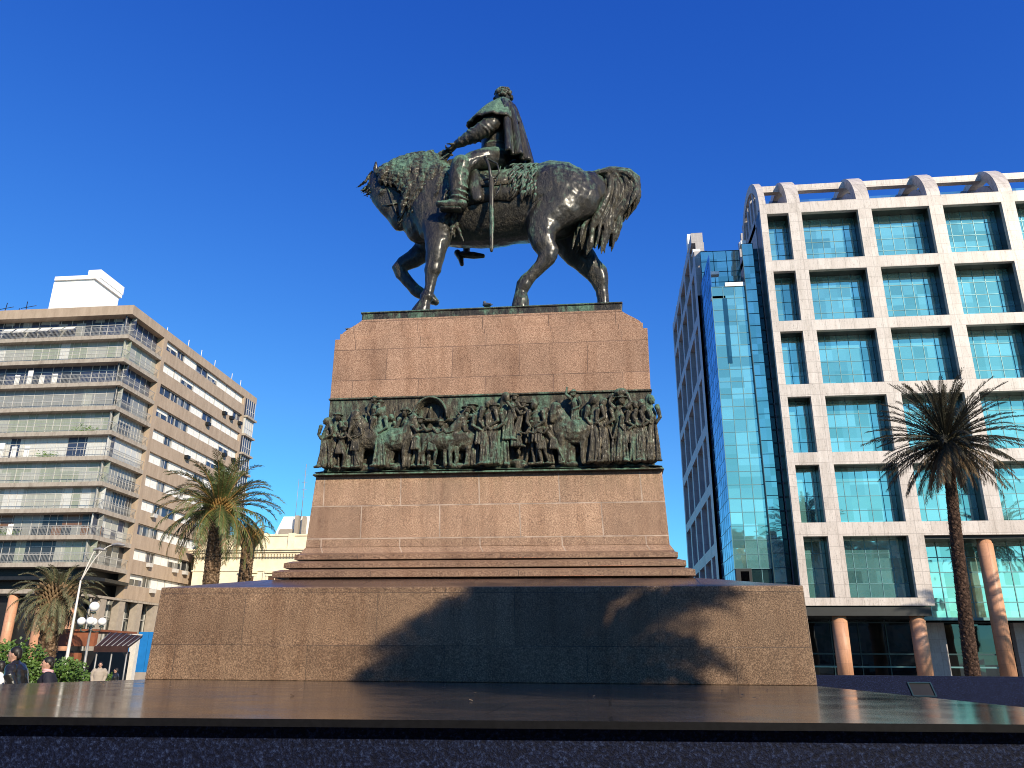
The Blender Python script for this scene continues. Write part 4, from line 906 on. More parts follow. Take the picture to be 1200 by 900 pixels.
# grey wing behind the glass corner, seen along its flank
wx = 9.4
m = MB()
ys = [69.0, 72.6, 77.5, 82.5, 87.5, 92.5]
for i, y in enumerate(ys): m.box(wx, wx+1.2, y, y+(1.5 if i == 0 else .9), 0, 38.6 if i == 0 else 41.5)
for (zt, zb) in RZ:
    for i in range(5): m.box(wx+.004, wx+1.1, ys[i]+(1.5 if i == 0 else .9), ys[i+1], zb, zt)
for i in range(5): m.box(wx+.004, wx+1.1, ys[i]+(1.5 if i == 0 else .9), ys[i+1], 40.3, 41.4)
m.box(wx+.01, 13.2, 69, 69.6, 0, 34); m.box(wx+1.3, 14, 69.7, 93, 0, 36)
m.build('rear_wing', 'tower_grey', tw)
m = MB()
for i in range(5):
    for q in range(3): y = ys[i]+1.4+q*1.1; m.box(wx+.35, wx+1.15, y, y+.25, 0, 40.3)
m.build('rear_fin', 'tower_grey', tw)
m = MB(); m.box(wx+.75, wx+.85, 70.5, 92.5, 0, 40.3); m.build('rear_glazing', 'blue_glass', tw)
m = MB(); m.box(wx-.08, wx+.62, 72.6, 73.6, 40.9, 42.5); m.build('roof_block', 'white_coping', tw); m = MB(); m.box(wx-.1, wx+.6, 69.2, 70.3, 38.65, 38.95); m.build('coping', 'white_coping', tw)

# ------------------------------------------------------------------ apartment block on the left
ap = thing('apartment_block', (-62, 95, 0), 'beige ten storey apartment block with wraparound balconies and a white box on its roof', 'building')
AX, AY = -53.64, 80.0
ZB = [36.77-2.87*k for k in range(10)]          # underside of each balcony slab
b = MB(); b.box(-95, AX, AY, 115.2, 39.78, 40.95); b.build('parapet', 'beige', ap, bevel=.02)
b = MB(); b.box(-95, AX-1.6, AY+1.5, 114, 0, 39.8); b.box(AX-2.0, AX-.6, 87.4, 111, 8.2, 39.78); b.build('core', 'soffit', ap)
rnd = random.Random(3)
for k, zb in enumerate(ZB):
    zt = zb+.46; za = (39.78 if k == 0 else ZB[k-1])
    m = MB(); m.prism([(-95, AY), (AX, AY), (AX, 87.3), (AX-1.7, 87.3), (AX-1.7, AY+1.6), (-95, AY+1.6)], zb, zt, 'z'); m.build('balcony_slab', 'slab', ap)
    # glazed fronts: behind the railing, or flush with the slab where the balcony was closed in
    inset = (1.2, .95, 1.15, .9, 1.0, 1.0, .9, .95, 1.4, 1.1)[k]
    m = MB(); y = AY+inset; m.box(-95, AX-.1-.2*(inset < .5), y, y+.05, zt, za, 0)
    x = -95
    while x < AX-.3:
        m.box(x-.025, x+.025, y-.04, y, zt, za, 1); x += rnd.choice((.9, 1.15, 1.15, 1.4))
    m.box(-95, AX-.2, y-.035, y-.001, zt+.95, zt+1.0, 1); m.box(-95, AX-.2, y-.035, y-.001, zt+1.75, zt+1.82, 1)
    m.build('balcony_glazing', ['front%d' % k, 'frame'], ap)
    if k in (0, 2, 5, 8):            # awnings and open panels over part of the front
        for q in range(7):
            m = MB()
            if rnd.random() < .35: continue
            xx = -71.5+1.55*q; dz = rnd.uniform(.1, .5)
            if k == 0: m.hexa([(xx, AY+.1, zt+.75+dz*.4), (xx+1.25, AY+.1, zt+.75+dz*.4), (xx+1.25, AY+.14, zt+.75+dz*.4), (xx, AY+.14, zt+.75+dz*.4)], [(xx, AY+.75, zt+1.55), (xx+1.25, AY+.75, zt+1.55), (xx+1.25, AY+.79, zt+1.55), (xx, AY+.79, zt+1.55)])
            else: m.box(xx, xx+.6, AY+.2, AY+.26, zt, zt+rnd.uniform(1.0, 1.9))
            m.build('awning_panel', 'blind', ap)
    # corner glazing on the flank
    ins = (.9, .6, .85, .6, .7, .5, .7, .75, .7, .8)[k]
    m = MB(); x = AX-ins; m.box(x-.05, x, AY+.35, 87.25, zt, za, 0)
    y = AY+.5
    while y < 87: m.box(x, x+.035, y-.022, y+.022, zt, za, 1); y += .6 if k in (4, 6, 7) else 1.15
    m.box(x, x+.03, AY+.4, 87.2, zt+.95, zt+1.0, 1); m.build('corner_glazing', ['side%d' % k, 'frame'], ap)
    m = MB()
    m.box(-95, AX-.03, AY+.05, AY+.085, zt+.98, zt+1.03); m.box(AX-.085, AX-.05, AY+.09, 87.2, zt+.98, zt+1.03); m.box(-95, AX-.03, AY+.055, AY+.08, zt+.12, zt+.15)
    x = -80.0
    while x < AX-.1: m.box(x-.012, x+.012, AY+.055, AY+.08, zt, zt+.98); x += .16 if (k in (0, 2, 8, 9) or x < -66) else .9
    y = AY+.2
    while y < 87.2: m.box(AX-.08, AX-.055, y-.012, y+.012, zt, zt+.98); y += .2
    m.build('railing', 'rail', ap)
    if k in (4, 5, 8): # plants on the balcony
        m = MB()
        for q in range(160):
            xx = rnd.gauss(-57.0 if k == 4 else -61 if k == 5 else -64, .8); zz = zt+abs(rnd.gauss(0, .32)); s_ = rnd.uniform(.08, .16); th = rnd.uniform(0, 6.3)
            m.add([(xx, AY+.3, zz), (xx+s_*math.cos(th), AY+.25, zz+s_*math.sin(th)), (xx+s_, AY+.4, zz+s_)], [(0, 1, 2)])
        m.build('balcony_plant', 'bush', ap)
# flank wall: pillar, spandrel bands and strip windows
WX = AX-.06
m = MB(); m.box(WX-.9, AX, 87.3, 88.05, 8.2, 39.78)
for k in range(11):
    zt = (39.78 if k == 0 else 39.78-2.87*k-.0)
    z1 = zt-1.28; z0 = 39.78-2.87*(k+1) if k < 10 else 8.25
    m.box(WX-.9, AX-.03, 88.05, 111.0, max(8.25, z0-.0), z1)
m.box(WX-.9, AX-.02, 110.9, 111.4, 8.25, 39.78)
m.build('flank_wall', 'beige', ap)
wy = [88.1, 91.2, 93.0, 96.3, 99.6, 102.4, 105.4, 108.4, 110.9]
for k in range(11):
    zt = 39.78-2.87*k; z1, z0 = zt-.02, zt-1.28
    if z0 < 8.3: continue
    for j in range(8):
        y0, y1 = wy[j]+.06, wy[j+1]-.06; m = MB(); x = AX-.42
        opened = rnd.random() < (.85 if j == 1 else .2); part_ = rnd.random() < .25
        m.box(x-.05, x, y0, y1, z0, z1, 0)
        if not opened:
            lo = z0+(.75 if part_ else 0.02); m.box(x, x+.05, y0+.05, y1-.05, lo, z1-.05, 1)
        for (ya, yb, za_, zb_) in ((y0, y1, z0, z0+.07), (y0, y1, z1-.07, z1), (y0, y0+.06, z0+.07, z1-.07), (y1-.06, y1, z0+.07, z1-.07), ((y0+y1)/2-.03, (y0+y1)/2+.03, z0+.07, z1-.07)): m.box(x+.051, x+.09, ya, yb, za_, zb_, 2)
        m.build('window', ['pane_dark', 'blind', 'frame'], ap)
for (k, y) in ((1, 104.5), (1, 106.8), (1, 109.6), (2, 100.2), (3, 106), (3, 109), (4, 96), (7, 90.3), (9, 91), (9, 97), (9, 99.5), (10, 92.5), (6, 101)):
    zt = 39.78-2.87*k-1.5; m = MB(); m.box(AX-.02, AX+.45, y, y+.75, zt-.3, zt+.15); m.build('air_conditioner', 'frame' if k > 5 else 'black', ap)
for k in range(6):                   # rear balconies at the far end of the flank
    zb = ZB[k]; za = 39.78 if k == 0 else ZB[k-1]
    m = MB(); m.box(AX-1.6, AX+.55, 111.45, 114.9, zb, zb+.3); m.build('balcony_slab', 'slab', ap)
    m = MB(); m.box(AX-1.6, AX+.15, 111.6, 111.66, zb+.3, za, 0); m.box(AX+.09, AX+.15, 111.7, 114.6, zb+.3, za, 0)
    for q in range(5): m.box(AX+.15, AX+.2, 111.6+.72*q, 111.7+.72*q, zb+.3, za, 1)
    m.box(AX+.15, AX+.19, 111.6, 114.6, zb+1.3, zb+1.38, 1); m.build('rear_glazing', ['side0' if k != 1 else 'side5', 'frame'], ap)
# roof: white box, mast heads
b = MB(); b.box(-67.2, -61.8, 83.5, 88.8, 40.9, 46.4); rf = b.build('roof_box', 'white_wall', ap, bevel=.02)
b = MB(); b.box(-67.0, -61.55, 83.25, 89.0, 46.4, 46.9); b.box(-63.2, -61.5, 84.0, 89.1, 46.9, 48.0); b.build('cap', 'white_wall', rf)
for y in (88, 93.4, 97, 101, 106.5, 109.5): b = MB(); b.tube([(AX-.25, y, 40.9), (AX-.25, y, 42.0 if y != 88 else 41.5)], .05, 6); b.build('roof_post', 'pole_white', ap, True)
b = MB()
for q in range(5): b.tube([(-74.5+q*1.0, 84, 40.9), (-74.2+q*.9, 84, 43.3+.7*math.sin(q*2))], .045, 6); b.tube([(-75.3+q, 84, 42.6+.5*math.sin(q*2)), (-73.3+q, 84, 42.9+.5*math.sin(q*2))], .04, 6)
b.build('roof_aerial', 'black', ap, True)
# street storeys: soffit, fascia, columns and piers, shop fronts
b = MB(); b.prism([(-95, AY-.3), (AX+.2, AY-.3), (AX+.9, AY+2.0), (AX+.3, 87.5), (AX-4, 87.5), (AX-4, AY+3), (-95, AY+3)], 9.6, 9.95, 'z'); b.build('canopy', 'soffit', ap)
b = MB(); b.box(-95, AX-.4, AY+.2, AY+.6, 8.25, 8.7); b.box(AX-.55, AX-.05, AY+.6, 112, 8.0, 8.25); b.build('fascia', 'slab', ap)
for q in range(9):
    x = AX-1.65-3.3*q; m = MB(); m.lathe([(.52, 0), (.50, 8.25)], (x, AY+.9, 0), 20); m.build('column', 'terracotta', ap, True)
m = MB()
for q in range(8): m.box(AX-1.0, AX-.15, 83.5+3.6*q, 84.6+3.6*q, 0, 8.0)
m.build('pier', 'pier', ap)
m = MB(); m.box(-95, AX-1.6, AY+3.2, AY+3.3, 0, 8.2, 0)
for q in range(14): m.box(-95+3*q, -94.85+3*q, AY+3.1, AY+3.2, 0, 8.2, 1)
m.box(AX-1.5, AX-1.4, 83.5, 112, 0, 8.0, 0)
for q in range(26): m.box(AX-1.4, AX-1.32, 83.6+1.1*q, 83.72+1.1*q, 0, 8.0, 1)
for z in (3.2, 4.6, 6.2): m.box(AX-1.4, AX-1.3, 83.5, 112, z, z+(.5 if z < 4 else .1), 1)
m.build('shop_front', ['pane_dark', 'frame'], ap)

# ------------------------------------------------------------------ old cream building behind
cb = thing('cream_building', (-40, 108, 0), 'old cream building with a moulded cornice and white roof room, behind the pedestal', 'building')
b = MB(); b.box(-52.5, -22, 100, 118, 0, 15.0); b.build('wall', 'cream', cb)
b = MB()
for (z0, z1, p_) in ((12.55, 12.7, .12), (14.65, 14.85, .25), (14.88, 15.1, .5), (15.12, 15.3, .7)): b.box(-52.5-p_, -22, 100-p_, 118, z0, z1)
for q in range(76): b.box(-52.4+.4*q, -52.2+.4*q, 99.6, 99.98, 14.3, 14.64)
b.build('cornice', 'cream', cb)
b = MB(); b.box(-52.3, -22, 100.2, 100.7, 15.3, 17.0); b.box(-52.5, -22, 100.05, 100.85, 17.0, 17.2)
for q in range(8): b.box(-51.0+3.6*q, -50.2+3.6*q, 100.0, 100.9, 15.3, 17.35)
b.build('parapet', 'cream', cb)
b = MB(); b.prism([(-43.6, 17.0), (-42.3, 20.0), (-38, 20.0), (-35.5, 19.0), (-33, 19.0), (-33, 17.0)], 103, 109); b.build('roof_room', 'white_wall', cb)
b = MB(); b.box(-42.6, -40.8, 102.7, 103.0, 17.2, 18.3); b.build('roof_hatch', 'pier', cb)
b = MB(); b.box(-40.4, -39.9, 102.2, 102.9, 17.2, 20.0); b.box(-39.4, -39.0, 102.2, 102.9, 17.2, 19.9); b.build('chimney', 'pier', cb)
b = MB(); b.tube([(-39.7, 102.5, 19.6), (-39.65, 102.5, 27.0)], .045, 6); b.tube([(-40.5, 102.5, 19.6), (-40.5, 102.5, 25.0)], .03, 6)
for q in range(4): b.tube([(-40.0, 102.5, 22.5+q), (-39.3, 102.5, 22.5+q)], .02, 5)
b.build('roof_aerial', 'pole_grey', cb, True)
for q in range(5):
    xw = -46.0+4.6*q+(0 if q else 1.0); m = MB(); m.box(xw-.85, xw+.85, 99.85, 99.99, 9.2, 11.9, 0); m.box(xw-1.15, xw+1.15, 99.7, 99.99, 11.9, 12.15, 1); m.box(xw-1.25, xw+1.25, 99.6, 99.99, 12.3, 12.5, 1)
    for sg in (-1, 1): m.box(xw+sg*1.0-.15, xw+sg*1.0+.15, 99.75, 99.99, 9.0, 11.9, 1)
    m.box(xw-.03, xw+.03, 99.8, 99.85, 9.2, 11.9, 1); m.build('window', ['shutter', 'cream'], cb)
    m = MB(); m.box(xw+2.0, xw+2.5, 99.8, 99.99, 5, 12.5); m.build('pilaster', 'cream', cb)
# buildings across the square behind the camera: they shade the foreground and stand in the tower's reflections
def block(x0, x1, y0, y1, h, mat, label, nf):
    t_ = thing('city_block', ((x0+x1)/2, (y0+y1)/2, 0), label, 'building')
    m = MB(); m.box(x0, x1, y0, y1, 0, h); m.box(x0-.3, x1+.3, y0-.3, y1+.3, h, h+.8); m.build('wall', mat, t_)
    m = MB(); fh = h/nf
    for k in range(nf):
        for q in range(int((x1-x0)/3)): xx = x0+.8+3*q; yf = y1 if y1 < 0 else y0; m.box(xx, xx+1.7, yf-.03, yf+.03, k*fh+.9, k*fh+fh-.5)
    m.build('glazing', 'pane_dark', t_)
block(-60, -8, -62, -40, 21, 'pier', 'grey seven storey office block across the square, behind the viewer', 7)
block(-6, 26, -60, -37, 27, 'cream', 'tall cream block across the square, behind the viewer', 9)
block(28, 60, -64, -34, 24, 'beige', 'brown block at the corner across the square, behind the viewer', 8)
block(-19, 7, 132, 150, 11.5, 'cream', 'low pale block at the far end of the square, hidden behind the pedestal', 3)
# ------------------------------------------------------------------ palms
def palm(loc, zc, crown_r, r0, r1, label, seed, mats, trunk_mat='bark', lean=(0, 0), nf=85, droop=1.0, skirt=0, group='palm trees on the square', width=1.0, up=1.0, lf=.15, spread=.85):
    r = random.Random(seed); root = thing('palm_tree', loc, label, 'palm tree', group)
    m = MB(); n = 26; pts = []; rad = []
    for i in range(n):
        f = i/(n-1); pts.append((lean[0]*f**1.3, lean[1]*f**1.3, zc*f)); rad.append((r0+(r1-r0)*f)*(1+.06*(i % 2))*(1.25 if i == 0 else 1))
    m.tube(pts, rad, 18)
    for k in range(int(zc*40)):      # stubs of old leaf bases in spirals
        z = zc*(k/(zc*40))**1.0; f = z/zc; th = k*2.39996; rr = r0+(r1-r0)*f
        c = Vector((lean[0]*f**1.3+rr*math.cos(th), lean[1]*f**1.3+rr*math.sin(th), z)); o_ = Vector((math.cos(th), math.sin(th), 0)); t_ = Vector((-math.sin(th), math.cos(th), 0))
        w = .10*rr/.3; q = [c-t_*w-o_*.03, c+t_*w-o_*.03, c+o_*.055*rr/.3+Vector((0, 0, .13))]
        m.add([q[0], q[1], q[2], c+Vector((0, 0, -.06))-o_*.02], [(0, 1, 2), (0, 3, 1), (1, 3, 2), (3, 0, 2)])
    m.build('trunk', trunk_mat, root, True, local=True)
    C0 = Vector((lean[0], lean[1], zc))
    m = MB()                         # swollen head of cut leaf bases under the crown
    for k in range(170):
        th = k*2.39996; ph = -1.2+2.0*(k/170); rr = r1*1.75*math.cos(ph*.75)
        c = C0+Vector((rr*math.cos(th), rr*math.sin(th), .15+ph*.5)); d = Vector((math.cos(th), math.sin(th), .8)).normalized()
        m.tube([c-d*.15, c+d*.32], [.085, .03], 5)
    m.lathe([(r1, -.8), (r1*1.7, -.3), (r1*1.8, .15), (r1*1.1, .6), (.05, .9)], tuple(C0), 16)
    m.build('crown_base', mats[1], root, True, local=True)
    m = MB()
    total = nf+skirt
    for k in range(total):
        dead = k >= nf
        th = k*2.39996+r.uniform(-.25, .25); f = k/nf if not dead else 1
        e0 = R(86-128*f**.9*up+r.uniform(-9, 9)) if not dead else R(-55+r.uniform(-15, 10))
        ln = crown_r*r.uniform(.86, 1.08)*(1.0 if f > .12 else .8)*(1 if not dead else .7)
        ns = 9; p = C0+Vector((math.cos(th)*r1*.8, math.sin(th)*r1*.8, .35-.5*f)); pts = [p]; el = e0
        for i in range(ns):
            d = Vector((math.cos(th)*math.cos(el), math.sin(th)*math.cos(el), math.sin(el))); p = p+d*(ln/ns); pts.append(p)
            el -= (R(3.2)+R(1.9)*i*.7)*droop*(1.0+.25*r.uniform(-1, 1))*(.6+.4*math.cos(max(el, -1.2)))
            el = max(el, R(-88)); th += r.uniform(-.02, .02)
        m.tube(pts, [.045*(1-.09*i)*crown_r/3.6 for i in range(ns+1)], 4, 2 if not dead else 2, False)
        side0 = Vector((-math.sin(th), math.cos(th), 0)); nl = 46
        for i in range(nl):
            u_ = .10+.90*(i+.5)/nl; q = u_*ns; j = min(int(q), ns-1); c = pts[j]+(pts[j+1]-pts[j])*(q-j); t_ = (pts[j+1]-pts[j]).normalized(); up_ = side0.cross(t_)
            if up_.z < 0: up_ = -up_
            wl = (.14+.86*math.sin(math.pi*min(1, .12+u_*.80))**.8)*lf*crown_r*width
            for sg in (-1, 1):
                if r.random() < .05: continue
                d = (t_*(.62+.45*u_)+side0*sg*spread+up_*(.28+r.uniform(-.25, .2)-.5*(f > .55))).normalized(); tip = c+d*wl*r.uniform(.8, 1.1)+Vector((0, 0, -.12*wl*(1+f)))
                mid = c+d*wl*.5+Vector((0, 0, .02)); w = .026*crown_r/3.4*width; wv = t_*w
                m.add([c-wv*.5, c+wv*.5, mid+wv, mid-wv, tip], [(0, 1, 2, 3), (3, 2, 4)], 1 if dead or (f > .82 and r.random() < .35) else 0)
    m.build('crown', [mats[0], mats[2], mats[1]], root, False, local=True)
    return root
palm((-24.9, 50, 0), 11.1, 4.1, .50, .46, 'green date palm with a thick trunk and orange crown base, beside the beige flats', 1, ['frond', 'frond_gold', 'frond_dead'], nf=78, lean=(-.1, 0), lf=.16, droop=1.15)
b_ = palm((-24.75, 54.5, 0), 9.9, 1.5, .45, .42, 'shorter date palm half hidden behind the trunk of the tall green one', 2, ['frond', 'frond_gold', 'frond_dead'], nf=34, droop=1.5, group='palm trees on the square')
palm((-24.7, 35, 0), 4.25, 1.8, .40, .38, 'small bushy grey green palm with a stout shaggy trunk, behind the green bush', 3, ['frond_grey', 'frond_dead', 'frond_dead'], nf=74, droop=1.3, skirt=26, lf=.17)
palm((18.15, 45, 0), 13.3, 3.85, .36, .26, 'tall slender palm with dark brownish fronds standing in front of the tower', 4, ['frond_dark', 'frond_dark', 'frond_dead'], 'bark_dark', lean=(.75, 0), nf=120, lf=.12, spread=.6, droop=.5, skirt=18)
palm((9.75, 2.2, 0), 9.7, 3.65, .50, .44, 'palm beside the terrace, behind the viewer, whose shadow falls on the pedestal', 5, ['frond', 'frond_gold', 'frond_dead'], nf=185, droop=1.2, lf=.19, skirt=22, width=1.35)
palm((34.5, 47.0, 0), 12.5, 3.8, .40, .31, 'palm on the pavement to the right of the view, mirrored in the tower glass', 12, ['frond_dark', 'frond_dark', 'frond_dead'], 'bark_dark', nf=100, lf=.14, droop=.8, skirt=10)

# ------------------------------------------------------------------ street side on the left
def bush(loc, size, label, seed, n=5200, name='bush'):
    r = random.Random(seed); root = thing(name, loc, label, 'bush'); m = MB()
    lobes = [(Vector((r.uniform(-.5, .5)*size[0]*1.5, r.uniform(-.5, .5)*size[1], r.uniform(.35, .80)*size[2])), r.uniform(.28, .5)) for _ in range(16)]
    for k in range(n):
        c, s_ = r.choice(lobes); d = Vector((r.gauss(0, 1), r.gauss(0, 1), r.gauss(0, 1))).normalized(); p = c+d*s_*size[2]*.62*r.uniform(.6, 1.08)*Vector((1, 1, 1)).length/1.73
        if p.z < .05: continue
        a = Vector((r.gauss(0, 1), r.gauss(0, 1), r.gauss(0, .7)+.3)).normalized(); b2 = a.orthogonal().normalized(); l_ = r.uniform(.06, .12); w = l_*.38
        m.add([p-b2*w*.3, p+a*l_*.5+b2*w, p+a*l_, p+a*l_*.5-b2*w], [(0, 1, 2, 3)])
    m.build('foliage', 'bush', root, local=True)
    m = MB()
    for k in range(9): m.tube([(r.uniform(-.2, .2), r.uniform(-.2, .2), 0), (r.uniform(-.7, .7)*size[0]*.8, r.uniform(-.4, .4), size[2]*.75)], [.04, .012], 5)
    m.build('stem', 'bark', root, local=True); return root
bush((-18.6, 24.5, 0), (1.6, 1.0, 2.2), 'dense dark green bush behind the two men in dark jackets', 6, 9000)
bush((-16.9, 25.0, 0), (.7, .8, 1.75), 'small rounded green bush beside the larger one, behind the man with a scarf', 7, 3500)
bush((at(83, 790, 34).x, 34, 0), (.4, .5, 1.75), 'narrow dark shrub beside the white lamp pole', 8, 2000)

def globe_lamp(loc, label):
    t_ = thing('street_lamp', loc, label, 'street lamp'); m = MB()
    m.lathe([(.16, 0), (.16, .25), (.09, .3), (.065, 1.1), (.085, 1.15), (.05, 1.2), (.042, 2.75), (.07, 2.8), (.03, 2.9), (.025, 3.42)], (0, 0, 0), 14)
    m.build('pole', 'pole_grey', t_, True, local=True); m = MB()
    for k in range(4):
        a = R(25+90*k); m.tube([(0, 0, 2.75), (.18*math.cos(a), .18*math.sin(a), 2.68), (.33*math.cos(a), .33*math.sin(a), 2.72), (.36*math.cos(a), .36*math.sin(a), 2.88)], .02, 6)
        m.lathe([(.08, 0), (.09, .04), (.05, .06)], (.36*math.cos(a), .36*math.sin(a), 2.86), 10)
    m.lathe([(.08, 0), (.1, .05), (.06, .07)], (0, 0, 3.36), 10)
    m.build('arm', 'iron', t_, True, local=True)
    for k in range(5):
        a = R(25+90*k); c = (.36*math.cos(a), .36*math.sin(a), 3.07) if k < 4 else (0, 0, 3.62)
        m = MB(); m.ball(c, 0.15 if k < 4 else .18, 16); m.build('globe', 'opal', t_, True, local=True)
p = at(97, 790, 30); globe_lamp((p.x, 30, 0), 'street lamp with five white globes on a slim grey pole')
p = at(75, 790, 33)
t_ = thing('street_lamp', (p.x, 33, 0), 'tall white street light with two curved arms rising above the small palm', 'street lamp'); m = MB()
m.lathe([(.10, 0), (.07, 1.6), (.05, 3.4), (.035, 4.9)], (0, 0, 0), 14); m.build('pole', 'pole_white', t_, True, local=True)
for (dx, dz, bend) in ((1.25, 1.55, .35), (.42, 1.35, .05)):
    m = MB(); P_ = [(dx*f**(1.0), .0, 4.85+dz*(1-(1-f)**(2 if bend > .2 else 1.2))) for f in [i/10 for i in range(11)]]
    m.tube(P_, .026, 8); m.build('arm', 'pole_white', t_, True, local=True)
    e = P_[-1]; m = MB(); m.limb([(e[0]-.05, 0, e[2], .05, .07), (e[0]+.2, 0, e[2]+.03, .07, .12), (e[0]+.48, 0, e[2]-.02, .03, .06)], 10); m.build('lamp_head', 'pole_grey', t_, True, local=True)
# kiosk with a brown sign board and a sloping awning
kk = thing('kiosk', (-24.2, 38, 0), 'brown street kiosk with a rust red sign board and a sloping dark red awning', 'kiosk'); m = MB()
a0, a1 = at(68, 760, 38), at(112, 760, 38)
m.box(a0.x, a1.x, 38, 41, 0, 2.1, 0); m.box(a0.x-.1, a0.x+1.0, 37.9, 37.98, 0, 2.0, 0); m.build('cabin', 'black', kk)
m = MB(); m.box(a0.x-.2, a1.x+.05, 37.7, 37.95, 2.3, 2.95); m.build('sign_board', 'rust', kk)
m = MB(); m.box(a0.x-.3, a1.x+.1, 37.6, 41.2, 2.98, 3.08); m.build('roof', 'rust', kk)
m = MB(); m.box(a0.x+.75, a0.x+1.35, 37.6, 37.9, 0, 2.0); m.build('door_panel', 'rust', kk)
m = MB()
x0_, x1_ = at(111, 757, 36).x, at(151, 757, 36).x; xb_, xc_ = at(130, 743, 39).x, at(167, 746, 39).x; zb_, zc_ = at(130, 743, 39).z, at(167, 747, 39).z
m.hexa([(x0_, 36.0, 2.2), (x1_, 36.0, 2.2), (xc_, 39.0, zc_), (xb_, 39.0, zb_)], [(x0_, 36.0, 2.28), (x1_, 36.0, 2.28), (xc_, 39.0, zc_+.08), (xb_, 39.0, zb_+.08)]); m.box(x0_, x1_, 35.96, 36.0, 2.02, 2.26)
m.build('awning', 'awning', kk)
m = MB()
for q in range(7): xx = x0_+.05+(x1_-x0_-.1)*q/6; xq = xb_+(xc_-xb_)*q/6; m.tube([(xx, 36.0, 2.29), (xq, 38.98, zb_+(zc_-zb_)*q/6+.09)], .022, 6)
m.build('awning_rib', 'pole_grey', kk, True)
for xx in (x0_+.1, (x0_+x1_)/2, x1_-.1):
    m = MB(); m.tube([(xx, 36.1, 0), (xx, 36.1, 2.2)], .035, 8); m.build('post', 'pole_grey', kk, True)
# blue hoarding and blue door panel
p0, p1 = at(157, 781, 46), at(176, 742, 46)
bh = thing('hoarding', ((p0.x+p1.x)/2+.5, 46, 0), 'tall bright blue hoarding panel next to the pedestal base', 'hoarding'); m = MB()
for q in range(4): m.box(p0.x+.62*q, p0.x+.62*q+.6, 46, 46.08, 1.05, 3.25)
m.build('panel', 'blue', bh); m = MB(); m.box(p0.x-.1, p0.x+2.6, 45.95, 46.15, 0, 1.04); m.build('base', 'pier', bh)
p0 = at(141, 760, 44); bd = thing('advert_board', (p0.x+.4, 44, 0), 'small pale blue board standing in the shade under the awning', 'board'); m = MB()
m.box(p0.x-.25, p0.x+.75, 44, 44.07, .9, 2.5); m.build('panel', 'blue', bd); m = MB(); m.box(p0.x-.2, p0.x-.12, 44.0, 44.06, 0, .9); m.box(p0.x+.62, p0.x+.7, 44.0, 44.06, 0, .9); m.build('leg', 'pole_grey', bd)
p0 = at(150, 790, 42); pw = thing('gate_post', (p0.x, 42, 0), 'pale stone post with dark streaks, between the awning and the blue hoarding', 'post'); m = MB(); m.box(p0.x-.15, p0.x+.2, 42, 42.3, 0, 2.9); m.build('shaft', 'pole_white', pw); m = MB(); m.box(p0.x-.22, p0.x+.27, 41.95, 42.35, 2.9, 3.0); m.build('cap', 'pole_white', pw)
bush((at(124, 790, 35.6).x, 35.6, 0), (.8, .4, 1.25), 'low dry shrub in the shade under the dark red awning', 9, 1800)
g = MB(); rg = random.Random(4)
for k in range(2600):
    x = rg.uniform(-20.5, -15.5); y = rg.uniform(22.8, 27); h = rg.uniform(.05, .16); a = rg.uniform(0, 6.3); g.add([(x, y, 0), (x+.02*math.cos(a), y+.02*math.sin(a), 0), (x+.05*math.cos(a*3), y+.05*math.sin(a*3), h)], [(0, 1, 2)])
tag(g.build('grass', 'grass'), kind='stuff')

